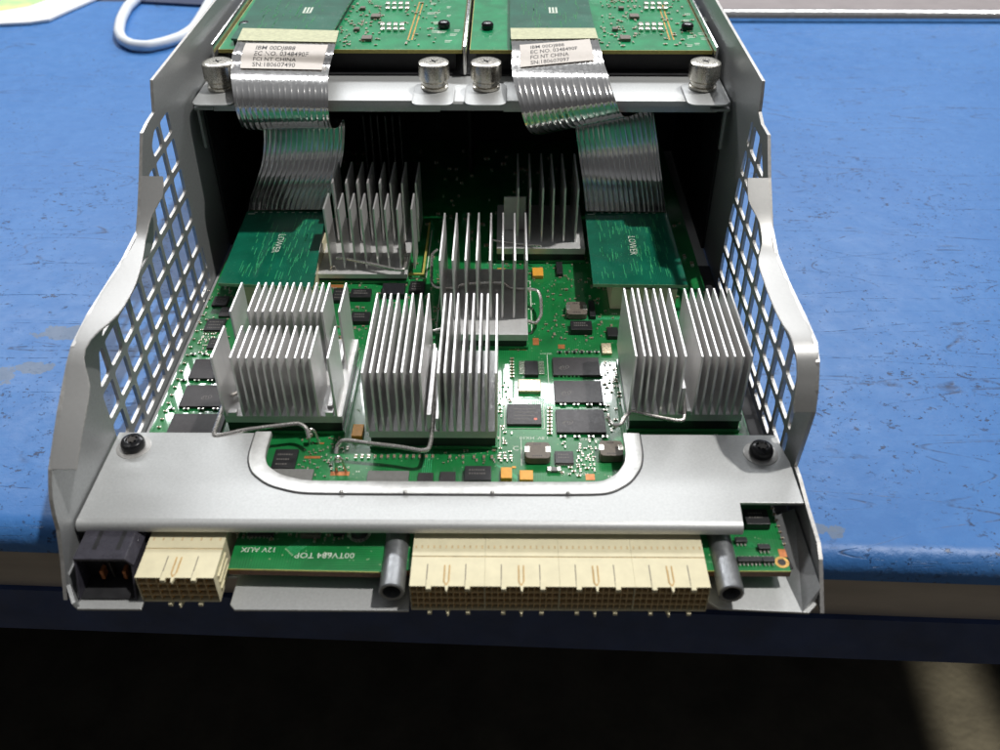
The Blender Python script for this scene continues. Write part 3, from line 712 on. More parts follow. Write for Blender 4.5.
for l, t_, r, b_ in ((316, 442.5, 324, 444), (304, 456, 320, 458.4), (330, 471.5, 349, 475.5), (329, 284.5, 343, 287.5), (509, 345.5, 526, 350), (533, 338, 539, 345), (586, 474, 595, 480), (780, 549, 787.5, 557)):
    chip(l, t_, r, b_, .012, 'copper', 'copper_pad', 0)
# resistor with white ends, electrolytic can
m = MB(); c = PZ(554, 471, 0); smd(m, c.x, c.y, .004, .5, .22, .12, (0, 1)); m.build('resistor', ['grey', 'tin'], board, bev=.01)
c = PZ(359, 530, .2); m = MB(); m.lathe((c.x, c.y, .05), [(.30, 0), (.30, .3), (.27, .34)], 24); m.build('round_capacitor', 'blk', board, smooth=True)
m = MB(); m.lathe((c.x, c.y, .004), [(.38, 0), (.40, .02), (.40, .05), (.33, .055)], 24); m.build('capacitor_base', 'tin', board, smooth=True)
c = PZ(781.8, 562.4, 0); m = MB(); m.lathe((c.x, c.y, .003), [(.24, 0), (.24, .008), (.14, .008), (.14, 0)], 24, cap=False); m.build('hole_ring', 'gold', board)
m = MB(); m.lathe((c.x, c.y, .003), [(.14, 0), (.14, .003)], 20); m.build('screw_hole', 'bore', board)
# transistor triplets at the front right corner
for px, py in ((741, 540), (743.5, 559.5), (755.5, 559.5), (768.5, 559.5), (764, 547)):
    c = PZ(px, py, .12); 
    m = MB(); m.box(c.x-.2, c.x+.2, c.y-.1, c.y+.1, .05, .17); o = m.build('transistor', 'chip2', board, bev=.01)
    m = MB()
    for k2 in range(3):
        m.box(c.x-.16+k2*.13, c.x-.1+k2*.13, c.y-.2, c.y-.101, .005, .06); m.box(c.x-.16+k2*.13, c.x-.1+k2*.13, c.y+.101, c.y+.2, .005, .06)
    m.build('leads', 'tin', o)
# chip leads for the small outline chips
m = MB()
for (l, t_, r, b_) in ((203, 318.5, 222, 330), (350, 311.6, 369, 321), (555.3, 451, 574, 463), (247, 528, 273, 535), (349.5, 288.5, 370, 297), (206, 338, 224, 348)):
    for k2 in range(7):
        px = l+1.5+(r-l-3)*k2/6; c = PZ(px, b_+2.2, .0); m.box(c.x-.035, c.x+.035, c.y-.06, c.y+.06, .005, .05)
m.build('chip_leads', 'tin', board)
# rows of passives
cnt = 0
small = []
def free(x, y, r=.09): return all(not (a-r < x < b+r and c-r < y < d+r) for a, b, c, d in placed)
def passive(x, y, w_=.18, rot=0, h=.07):
    global cnt
    if not free(x, y, w_*.5): return
    placed.append((x-w_/2, x+w_/2, y-w_/3, y+w_/3))
    small.append((x, y, w_, rot, h))
for i in range(13):
    c = PZ(356+i*6.4, 457.5, 0); passive(c.x, c.y, .2, 1)
for px in (450, 463, 474, 484, 492, 499, 505, 511): c = PZ(px, 458, 0); passive(c.x, c.y, .2, 1)
for i in range(8): c = PZ(549.7, 409+i*3.6, 0); passive(c.x, c.y, .2, 0)
for i in range(7): c = PZ(512, 359.5+i*3, 0); passive(c.x, c.y, .18, 0)
for i in range(16): c = PZ(347+i*4, 281, 0); passive(c.x, c.y, .13, 1)
for i in range(9): c = PZ(541+i*3.4, 259.5, 0); passive(c.x, c.y, .13, 1)
for i in range(9): c = PZ(452+i*6, 334, 0); passive(c.x, c.y, .13, 1)
for i in range(8): c = PZ(165+i*5.5, 428-i*9.5, 0); passive(c.x+.25, c.y, .17, 0)
for i in range(18):
    c = PZ(152+i*3.2, 436-i*8, 0); passive(c.x+.16, c.y, .14, 0)
for i in range(16): c = PZ(742-i*2.2, 428-i*9, 0); passive(c.x-.2, c.y, .14, 0)
for i in range(9): c = PZ(770+i*2, 503+i*6, 0); passive(c.x, c.y, .13, 0)
for i in range(40):
    c = PZ(random.uniform(575, 596), random.uniform(445, 472), 0); passive(c.x, c.y, random.choice((.12, .16)), random.random() < .5, .05)
for i in range(60):
    c = PZ(random.uniform(199, 216), random.uniform(318, 356), 0); passive(c.x, c.y, random.choice((.12, .16, .1)), random.random() < .5, .05)
for i in range(36):
    c = PZ(random.uniform(497, 512), random.uniform(380, 445), 0); passive(c.x, c.y, random.choice((.12, .16)), random.random() < .5, .05)
for i in range(60):
    c = PZ(random.uniform(604, 620), random.uniform(362, 432), 0); passive(c.x, c.y, random.choice((.12, .16)), random.random() < .5, .05)
for i in range(90):
    c = PZ(random.uniform(318, 440), random.uniform(276, 345), 0); passive(c.x, c.y, random.choice((.12, .16, .2)), random.random() < .5, .06)
for i in range(60):
    c = PZ(random.uniform(545, 612), random.uniform(262, 340), 0); passive(c.x, c.y, random.choice((.12, .16, .2)), random.random() < .5, .06)
for i in range(50):
    c = PZ(random.uniform(236, 376), random.uniform(526, 542), 0); passive(c.x, c.y, random.choice((.12, .16)), random.random() < .5, .06)
for i in range(60):
    c = PZ(random.uniform(214, 260), random.uniform(285, 345), 0); passive(c.x, c.y, random.choice((.12, .16)), random.random() < .5, .06)
for i in range(40):
    c = PZ(random.uniform(296, 345), random.uniform(438, 478), 0); passive(c.x, c.y, random.choice((.12, .1)), random.random() < .5, .05)
for (ax, bx, ay, by, nn) in ((498, 615, 256, 352, 110), (296, 350, 438, 478, 50), (440, 512, 438, 464, 50), (560, 600, 440, 478, 40), (232, 378, 524, 540, 50), (340, 440, 272, 350, 70), (204, 262, 288, 350, 60)):
    for i in range(nn):
        c = PZ(random.uniform(ax, bx), random.uniform(ay, by), 0); passive(c.x, c.y, random.choice((.09, .12, .16)), random.random() < .5, .05)
for i in range(220):
    passive(random.uniform(-11.3, 11.2), random.uniform(14, 30), random.choice((.12, .16, .2, .3)), random.random() < .5, .08)
small.sort(key=lambda s_: s_[1])
rest = MB()
for i, (x, y, w_, rot, h) in enumerate(small):
    m = MB() if i < 70 else rest
    smd(m, x, y, .004, w_, w_*.5, h, (0, 1), rot)
    if i < 70: m.build('small_capacitor', ['cer', 'tin'], board)
rest.build('small_components', ['cer', 'tin'], board, kind='stuff')
# fine routing and via dots
tr = MB(); tu = MB(); vi = MB()
def seg(mb, p, q, w_=.028, z=.0025):
    d = (Vector(q)-Vector(p));
    if d.length < 1e-4: return
    n_ = Vector((-d.y, d.x)).normalized()*w_/2; a, b = Vector(p), Vector(q)
    mb.add([(a.x-n_.x, a.y-n_.y, z), (b.x-n_.x, b.y-n_.y, z), (b.x+n_.x, b.y+n_.y, z), (a.x+n_.x, a.y+n_.y, z)], [(0, 1, 2, 3)])
for i in range(70):
    x, y = random.uniform(-11, 11), random.uniform(-1.5, 22); n_ = random.randint(2, 7); d0 = random.choice(((1, 0), (0, 1), (0, 1), (.7, .7), (-.7, .7)))
    L1, L2 = random.uniform(.5, 2.5), random.uniform(.3, 1.5); s_ = random.choice((-1, 1)); d1 = Vector(d0); d2 = Vector((d1.x-s_*d1.y, d1.y+s_*d1.x)).normalized()
    mb = random.choice((tr, tr, tu))
    for k2 in range(n_):
        o_ = Vector((-d1.y, d1.x))*.075*k2; a = Vector((x, y))+o_; b = a+d1*(L1+s_*.03*k2); c = b+d2*(L2+.05*k2)
        if min(a.x, b.x, c.x) < -11.5 or max(a.x, b.x, c.x) > 11.3 or c.y < -1.7 or b.y < -1.7 or (min(a.x, b.x, c.x) < -6.9 and min(a.y, b.y, c.y) < .6): continue
        seg(mb, a, b, z=.002); seg(mb, b, c, z=.0025)
        vi.lathe((a.x, a.y, .003), [(.035, 0), (.035, .003)], 6)
tr.build('copper_traces', 'trace', board, kind='stuff'); tu.build('bright_copper_traces', 'trace_u', board, kind='stuff')
for i in range(900):
    x, y = random.gauss(0, 6), random.uniform(-1.6, 23)
    if not (-11.3 < x < 11.2) or (x < -6.9 and y < .7) or not free(x, y, .02): continue
    vi.lathe((x, y, .003), [(.028, 0), (.028, .003)], 6)
vi.build('via_dots', 'silk_dim', board, kind='stuff')
# printed legends
m = MB()
def legend(px, py, body, size, flip=True, mb=None):
    c = PZ(px, py, .004); s_ = -1 if flip else 1
    q = MB(); put_text(q, body, size, (c.x, c.y, .0045), (s_, 0, 0), (0, s_, 0), 0); q.build('printed_text', 'silk', board)
legend(277, 547.5, '12V AUX', .30); legend(355, 553, '00TV684 TOP', .34)
legend(549, 436.6, '1.8V_HX10', .24); legend(603, 438.2, '2.5V_BX10', .20); legend(589, 472.5, 'VDDR_AUX', .2)
legend(540, 354.3, 'U14 0SC', .14, False)
legend(512.5, 450.4, 'C1', .35, False)
# package outlines in white print
def rect_outline(l, t_, r, b_, w_=.04, sides='trbl'):
    a = PZ(l, b_, 0); b = PZ(r, b_, 0); c = PZ((l+r)/2, t_, 0)
    x0, x1, y0, y1 = a.x, b.x, a.y, c.y
    if 'b' in sides: seg(m, (x0, y0), (x1, y0), w_, .0042)
    if 'r' in sides: seg(m, (x1, y0), (x1, y1), w_, .0042)
    if 'l' in sides: seg(m, (x0, y0), (x0, y1), w_, .0042)
    if 't' in sides: seg(m, (x0, y1), (x1, y1), w_, .0042)
rect_outline(436, 281, 532, 333, .05); rect_outline(330, 230, 426, 278, .05, 'br'); rect_outline(504.5, 402, 544.5, 428.5, .03); rect_outline(551.5, 355, 604, 434.5, .03, 'l')
rect_outline(367, 425, 500, 449, .03, 'r'); rect_outline(521.5, 440, 551, 466, .025, 'l')
for i in range(110):
    x, y = random.uniform(-11, 11), random.uniform(-1.4, 18)
    if free(x, y, .2) and not (x < -6.9 and y < .8):
        for k2 in range(random.randint(2, 4)): seg(m, (x+k2*.09, y), (x+k2*.09+.055, y), .08, .0042)
m.build('printed_outlines', 'silk', board, kind='stuff')

m = MB(); m.box(11.55, 12.25, -1.3, 18, -.79, -.6); m.build('gap_shade_strip', 'dark', ch)  # black strip standing in for the shade in the gap beside the board
# ================================================================ HEAT SINKS
FT = 3.74
def fx_at(px, py=357): return PZ(px, py, FT)
def wire_clip(parent, pts, r=.085):
    m = MB(); m.tube([Vector(p) for p in pts], r, 10, 6); return m.build('wire_clip', 'wire', parent, smooth=True)
def heatsink(label, px_list, row, ys, zb, base, mat='alu', top=FT, th=.095, btm='alu_base', plates=(), pkg=True, skew=0):
    xs_ = [PZ(p, row, top).x for p in px_list]
    cx_ = sum(xs_)/len(xs_); cy_ = (ys[0][0]+ys[-1][1])/2
    hs = thing('heat_sink', (cx_, cy_, .02), label, 'heat sink', 'finned aluminium heat sinks on the green board')
    for i, x in enumerate(xs_):
        m = MB()
        dz = random.uniform(-.012, .012); lean = random.uniform(-.028, .028)
        for a, b in ys:
            m.hexa([(x-th/2, a, zb), (x+th/2, a, zb), (x+th/2, b, zb), (x-th/2, b, zb)],
                   [(x-th/2*.85+lean, a, top+dz), (x+th/2*.85+lean, a, top+dz), (x+th/2*.85+lean, b, top+dz), (x-th/2*.85+lean, b, top+dz)])
        m.build('fin', mat, hs, bev=.012, seg=1)
    x0, x1, y0, y1 = base
    m = MB(); m.box(x0, x1, y0, y1, max(.3, zb-.33), zb+.004); m.build('base_plate', btm, hs, bev=.02)
    if pkg:
        m = MB(); m.box(x0+.05, x1-.05, y0+.05, y1-.05, .17, max(.29, zb-.335)); m.build('chip_package', 'chip2', hs)
        m = MB(); m.box(x0-.02, x1+.02, y0-.02, y1+.02, .03, .165); m.build('package_substrate', 'pcb', hs, bev=.01)
    for a in plates:
        m = MB(); m.box(*a); m.build('fin_spacer', mat, hs, bev=.01)
    return hs, xs_
def anchor(parent, px, py):      # small wire staple the clip hooks under, standing in a copper-edged slot
    c = PZ(px, py, 0); m = MB()
    m.tube([(c.x-.16, c.y-.02, .01), (c.x-.14, c.y, .55), (c.x-.02, c.y, .72), (c.x+.10, c.y, .58), (c.x+.2, c.y-.02, .01)], .055, 8, 5)
    m.lathe((c.x-.06, c.y-.12, .52), [(.09, -.06), (.10, 0), (.09, .06)], 14, 'y'); m.build('clip_anchor', 'wire', parent, smooth=True)
    return c
# A front left, two banks deep
hs, xa = heatsink('finned heat sink at front left, split into a front and a rear bank', [211, 230.5, 238, 245.5, 253, 261, 269, 277.5, 286, 294, 301.5, 309.5, 328], 358,
                  [(4.62, 6.62), (7.55, 9.62)], .93, (-8.62, -4.15, 4.66, 9.6))
wire_clip(hs, [(-8.1, 8.2, 1.05), (-8.05, 7.1, 1.05), (-8.15, 6.1, 1.1), PZ(226, 399, 1.15), PZ(219, 418, 1.1), PZ(214, 433, 1.0), PZ(218, 436, .95), PZ(245, 430, 1.0), PZ(275, 426, 1.0), PZ(298, 423.5, 1.0), PZ(306, 428, .9), PZ(309, 438, .62)])
anchor(hs, 314, 443)
m = MB(); xr = xa[-1]; m.box(xr-.42, xr-.12, 4.66, 4.9, .9, 1.12); m.build('guide_rib', 'alu', hs, bev=.01); m = MB(); m.box(xa[0]+.1, xa[0]+.42, 4.66, 4.9, .9, 1.1); m.build('guide_rib', 'alu', hs, bev=.01); m = MB(); m.box(xr-.36, xr-.18, 4.92, 9.4, .94, 1.25); m.build('guide_rib', 'alu', hs, bev=.01)
# B front middle
hs, xb = heatsink('finned heat sink at front middle, two groups of eight fins with a clip wire between', [360.8, 370.4, 377.8, 385.6, 393.9, 402.3, 410.6, 419.5, 438, 444.7, 452.8, 461.5, 470, 478.2, 486.2, 496], 373,
                  [(3.80, 8.88)], .93, (-3.05, 1.72, 3.84, 8.85))
m = MB(); xm = xb[7]; m.box(xm+.13, xm+.3, 3.9, 8.0, .94, 1.7); m.build('guide_rib', 'alu', hs, bev=.01); m = MB(); m.box(xb[8]-.2, xb[8]-.08, 3.9, 8.4, .94, 1.5); m.build('guide_rib', 'alu', hs, bev=.01)
wire_clip(hs, [PZ(434.5, 345, 1.6), PZ(434, 370, 1.5), PZ(433.5, 395, 1.3), PZ(433, 415, 1.1), PZ(431, 440, .95), PZ(428, 449, .9), PZ(420, 450.5, .9), PZ(400, 447, .92), PZ(370, 443.5, .95), PZ(349, 440.5, 1.0), PZ(342, 441, 1.0), PZ(337.5, 446, .8), PZ(336, 454, .62)])
anchor(hs, 341, 471)
# C front right
hs, xc = heatsink('finned heat sink at front right, two groups of seven fins beside the right wall', [635.8, 645.2, 652, 660, 668.5, 677, 685.5, 703.3, 711.2, 719.6, 728, 736, 743.6, 752], 356.5,
                  [(4.82, 9.30)], .93, (6.75, 11.05, 4.86, 9.28))
m = MB(); m.box(xc[6]+.12, xc[6]+.26, 5.0, 8.8, .94, 2.1); m.build('guide_rib', 'alu', hs, bev=.01); m = MB(); m.box(xc[7]-.24, xc[7]-.08, 4.86, 5.05, .9, 1.1); m.build('guide_rib', 'alu', hs, bev=.01)
wire_clip(hs, [PZ(682.5, 385, 1.6), PZ(683.5, 400, 1.3), PZ(684.5, 413, 1.05), PZ(683, 420, .95), PZ(676, 420.5, .95), PZ(655, 416.5, 1.0), PZ(635, 412, 1.05), PZ(630, 412, 1.05), PZ(625, 417, 1.0), PZ(621, 424, .9), PZ(615, 425.5, .85), PZ(609.5, 421, .8), PZ(607, 417, .95)])
# D centre rear
hs, xd = heatsink('finned heat sink in the centre, behind the front middle one, wide grey base showing', [439.6, 453, 465, 477, 490.5, 502.5, 514.5, 527.3], 260.5,
                  [(11.35, 15.45)], .8, (-.72, 3.0, 10.15, 15.4))
p = lambda a, b, z: PZ(a, b, z)
wire_clip(hs, [p(437, 250, .95), p(432, 255, .95), p(431.5, 270, .9), p(432, 283, .88), p(437, 287.5, .88), p(455, 288, .92), p(462, 284.5, 1.0), p(480, 283, 1.02), p(503, 283, 1.02), p(511, 288, .92), p(530, 289, .9), p(538, 291, .85), p(541, 300, .7), p(541, 315, .6), p(536, 323, .55), p(528, 321, .55)], .075)
wire_clip(hs, [p(433, 331, .5), p(448, 328, .55), p(470, 326, .6), p(495, 324, .65), p(510, 322, .7), p(517, 324, .6), p(519, 332, .4), p(519, 342, .1)], .075)
# E rear left
hs, xe = heatsink('finned heat sink at rear left beside the left teal card marked LOWER', [323.9, 338, 349.5, 361, 373, 384.7, 396.7, 411], 208,
                  [(15.75, 17.3), (18.3, 20.6)], .55, (-7.0, -2.6, 15.3, 20.7))
wire_clip(hs, [p(403, 236, 1.2), p(404.5, 250, 1.05), p(406, 262, .95), p(404, 269, .9), p(396, 269.5, .9), p(370, 263.5, .95), p(345, 258.5, 1.0), p(336, 258, 1.0)], .08)
anchor(hs, 335, 279)
m = MB(); e0 = PZ(331, 274, .25); e1 = PZ(424, 274, .25)
m.box(e0.x, e1.x, e0.y, e0.y+.12, .17, .26); m.box(e1.x-.1, e1.x, e0.y+.121, 20.8, .17, .26); m.build('gold_substrate_edge', 'edge_y', hs)
# F rear right, in the dark
hs, xf = heatsink('dim finned heat sink at rear right, in the shadow behind the centre one', [518, 530.5, 543, 554.5, 566, 578], 187,
                  [(17.8, 21.6)], .85, (1.6, 5.9, 17.2, 21.6))
c = PZ(504, 203, 2.6); d_ = PZ(526, 203, 2.6)
m = MB(); m.box(c.x, d_.x, 18.9, 19.0, .9, 2.7); m.build('end_plate', 'alu_base', hs)
wire_clip(hs, [p(492, 240, 1.0), p(510, 243, .95), p(528, 245, .95), p(541, 246, 1.1)], .05)
# G far rear, the bay's shade painted into its colour
hs, xg = heatsink('shade-darkened finned heat sink at the very back of the bay, left of centre', [352, 360, 368, 376, 384, 392], 150,
                  [(23.2, 26.5)], .85, (-6.0, -2.9, 23.0, 26.6), top=5.0, mat='shaded_alu', btm='shaded_alu')

# ================================================================ LOWER cards with their sockets
def lower_card(label, px, txt_px):
    z = 1.6; q = [PZ(a, b, z) for a, b in px]
    cd_ = thing('connector_card', ((q[0].x+q[1].x)/2, (q[0].y+q[2].y)/2, .02), label, 'circuit card', 'teal cards marked LOWER')
    m = MB(); m.prism([(p_.x, p_.y, z-.15) for p_ in q], (0, 0, .15)); m.build('card_board', 'pcb_teal', cd_)
    m = MB(); a, b = q[0], q[1]
    m.hexa([(a.x, a.y-.015, z-.15), (b.x, b.y-.015, z-.15), (b.x, b.y-.002, z-.15), (a.x, a.y-.002, z-.15)], [(a.x, a.y-.015, z+.003), (b.x, b.y-.015, z+.003), (b.x, b.y-.002, z+.003), (a.x, a.y-.002, z+.003)])
    m.build('card_rim', 'silk_dim', cd_)
    x0, x1 = a.x+.9, b.x-.35; y0 = a.y+.35
    m = MB(); m.box(x0, x1, y0, y0+5, .02, z-.5)
    for k2 in range(3):
        w_ = (x1-x0)/3; m.box(x0+w_*k2+.02, x0+w_*k2+w_*.55, y0, y0+5, z-.5, z-.152)
    m.build('socket', 'beige', cd_, bev=.02)
    m = MB(); m.box(x0+.05, x1-.05, y0+.3, y0+4.9, z-.5, z-.16); m.build('socket_core', 'blk', cd_)
    m = MB()
    c = PZ(txt_px[0], txt_px[1], z)
    q2 = MB(); put_text(q2, 'LOWER', .50, (c.x, c.y, z+.004), (-.03, -1, 0), (.95, -.03, 0), 0); q2.build('printed_text', 'silk', cd_)
    c0 = q[3]; m.box(c0.x+.1, c0.x+.45, c0.y-.28, c0.y-.2, z+.002, z+.006)
    for k2 in range(9): m.box(c0.x+.4+k2*.37, c0.x+.55+k2*.37, c0.y-.12, c0.y-.05, z+.002, z+.006)
    m.build('printed_dashes', 'silk', cd_, kind='stuff')
    m = MB()
    for i in range(170):
        u, v = random.uniform(.1, .9), random.uniform(.06, .94)
        a = q[0].lerp(q[1], u).lerp(q[3].lerp(q[2], u), v); L_ = random.choice((.02, .02, .35, .6, .8)); 
        L_ = min(L_, (q[2].y-a.y)*.8)
        m.box(a.x, a.x+(.03 if L_ > .1 else .035), a.y, a.y+max(L_, .03), z+.0015, z+.004)
    m.build('copper_lines', 'trace_u', cd_, kind='stuff')
    return q
qL = lower_card('teal card marked LOWER at the rear left, below the left ribbon cable', [(218, 283), (313, 287), (326, 211), (247, 211.5)], (279.5, 234))
qR = lower_card('teal card marked LOWER at the rear right, half in shadow below the right ribbon cable', [(593, 284), (688, 285), (667, 213), (585, 212)], (628, 236))

# ================================================================ RIBBON CABLES
def cr(P, t_):
    n_ = len(P)-1; t_ = max(0, min(n_-1e-6, t_*n_)); i = int(t_); f = t_-i
    a, b, c, d = P[max(i-1, 0)], P[i], P[i+1], P[min(i+2, n_)]
    return .5*((2*b)+(c-a)*f+(2*a-5*b+4*c-d)*f*f+(3*b-a-3*c+d)*f**3)
def ribbon(name_label, LP, RP, group, sticker, txt):
    LP = [Vector(p) for p in LP]; RP = [Vector(p) for p in RP]
    o = thing('ribbon_cable', LP[0].lerp(RP[0], .5), name_label, 'ribbon cable', group)
    ridge = [.04, .10, .165, .225, .29, .35, .42, .485, .545, .61, .68, .745, .80, .86, .93, .97]
    def surf(u, s_, off=0.):
        def base(u, s_): return cr(LP, s_).lerp(cr(RP, s_), u)
        p = base(u, s_); e = 1e-3
        du = base(min(1, u+e), s_)-base(max(0, u-e), s_); ds = base(u, min(1, s_+e))-base(u, max(0, s_-e))
        n_ = ds.cross(du).normalized()
        h = sum(math.exp(-((u-r)/.0095)**2) for r in ridge)*(.017 if off >= 0 else .004)
        return p+n_*(h+off)
    NU, NS = 150, 110
    m = MB(); vs = [surf(i/NU, j/NS) for j in range(NS+1) for i in range(NU+1)]+[surf(i/NU, j/NS, -.03) for j in range(NS+1) for i in range(NU+1)]
    w_ = NU+1; K = w_*(NS+1)
    fs = [(j*w_+i, j*w_+i+1, (j+1)*w_+i+1, (j+1)*w_+i) for j in range(NS) for i in range(NU)]; ntop = len(fs)
    fs += [(K+j*w_+i, K+(j+1)*w_+i, K+(j+1)*w_+i+1, K+j*w_+i+1) for j in range(NS) for i in range(NU)]
    for i in (0, NU): fs += [(j*w_+i, (j+1)*w_+i, K+(j+1)*w_+i, K+j*w_+i) for j in range(NS)]
    for j in (0, NS): fs += [(j*w_+i, j*w_+i+1, K+j*w_+i+1, K+j*w_+i) for i in range(NU)]
    m.add(vs, fs); m.mi = [0 if i < ntop else 1 for i in range(len(fs))]; m.build('foil_band', ['ribbon', 'ribbon_back'], o, smooth=True)
    def patch(u0, u1, s0, s1, off, name, mat, nu=30, ns=14, shear=0, parent=o):
        m = MB(); vs = []
        for j in range(ns+1):
            for i in range(nu+1):
                u = u0+(u1-u0)*i/nu; s_ = s0+(s1-s0)*j/ns+shear*(i/nu)
                p0 = surf(u, s_); 
                vs.append(base2(u, s_, off))
        m.add(vs, [(j*(nu+1)+i, j*(nu+1)+i+1, (j+1)*(nu+1)+i+1, (j+1)*(nu+1)+i) for j in range(ns) for i in range(nu)])
        return m.build(name, mat, parent, smooth=True)
    def base2(u, s_, off):
        p = cr(LP, s_).lerp(cr(RP, s_), u); e = 1e-3
        du = cr(RP, s_)-cr(LP, s_); ds = cr(LP, min(1, s_+e)).lerp(cr(RP, min(1, s_+e)), u)-cr(LP, max(0, s_-e)).lerp(cr(RP, max(0, s_-e)), u)
        return p+ds.cross(du).normalized()*off
    patch(0, 1, 0, .068, .05, 'yellow_tape', 'tape')
    u0, u1, s0, s1, shear = sticker
    st = patch(u0, u1, s0, s1, .055, 'paper_label', 'label', shear=shear)
    m = MB()
    lines = txt; W = 3.1
    for k2, ln in enumerate(lines):
        vs, fs = text2d(ln, 1.0, .006); xm_ = max(v[0] for v in vs)
        sc_u = (u1-u0)*.78/max(xm_, 1)*(len(ln)/15); lh = (s1-s0)/4.4
        wfac = (u1-u0)*.70*min(1, len(ln)/16)/xm_
        out = []
        for a, b, c in vs:
            uu = u0+(u1-u0)*.14+a*wfac; ss = s0+(s1-s0)*.04+lh*(k2+.92)-b*lh*.98+shear*(a*wfac/(u1-u0)+.1)
            out.append(base2(uu, ss, .06))
        m.add(out, fs)
    m.build('printed_text', 'ink', st)
    return o
def edge_pts(L): return [PY(a, b, y) for a, b, y in L]
# path: on the card, forward over the cross bar, down in front of it, folded back under and down to the lower card
LL = [PZ(243, 29, 8.96), PZ(237.5, 41, 8.98), PZ(233, 52, 9.0), PY(231, 63, 20.3), PY(231, 76, 18.9), PY(232.5, 90, 18.05), PY(235, 106, 17.7), PY(239, 120, 17.95), PY(244, 129, 18.8), PY(254, 129, 20.2), PY(262, 122, 21.4),
      PY(264, 140, 21.7), PY(262, 162, 21.6), PY(256, 182, 21.0), PY(250, 200, 20.0), PY(249, 210, 19.35)]
RR = [PZ(339, 31.5, 8.96), PZ(336, 43, 8.98), PZ(333, 54, 9.0), PY(330, 65, 20.3), PY(328, 78, 18.9), PY(328, 92, 18.05), PY(328.5, 108, 17.7), PY(329.5, 120, 17.95), PY(332, 128, 18.8), PY(338, 127, 20.2), PY(344, 120, 21.4),
      PY(344.5, 138, 21.7), PY(342, 160, 21.6), PY(336, 182, 21.0), PY(329, 199, 20.0), PY(325, 209.5, 19.35)]
ribbon('silvery ribbon cable at left with label SN 180607490, folding over the cross bar', LL, RR, 'foil ribbon cables folding over the cross bar', (.10, .93, .085, .232, 0),
       ['IBM 00DJ888', 'EC NO. 0348490F', 'FCI NT CHINA', 'SN:180607490'])
LL = [PZ(510.5, 29, 8.96), PZ(511, 40, 8.98), PZ(512, 50, 9.0), PY(511.5, 63, 20.3), PY(513, 78, 18.9), PY(517, 95, 18.1), PY(521.5, 112, 17.7), PY(526, 126, 17.9), PY(533, 134, 18.6), PY(548, 133, 20.1), PY(572, 122, 21.4),
      PY(577, 140, 21.8), PY(580, 162, 21.7), PY(583, 182, 21.1), PY(585, 200, 20.1), PY(586, 211, 19.35)]
RR = [PZ(595, 29, 8.96), PZ(598, 39, 8.98), PZ(601, 50, 9.0), PY(604, 63, 20.3), PY(608, 75, 18.9), PY(611.5, 88, 18.1), PY(615.5, 100, 17.7), PY(619.5, 111, 17.9), PY(625, 117, 18.6), PY(636, 114, 20.1), PY(651, 108, 21.4),
      PY(656, 130, 21.8), PY(659, 155, 21.7), PY(662, 180, 21.1), PY(664.5, 200, 20.1), PY(665.5, 212, 19.35)]
ribbon('silvery ribbon cable at right with label SN 180607097, twisting to the right as it folds', LL, RR, 'foil ribbon cables folding over the cross bar', (.09, .90, .108, .225, -.035),
       ['IBM 00DJ888', 'EC NO. 0348490F', 'FCI NT CHINA', 'SN:180607097'])

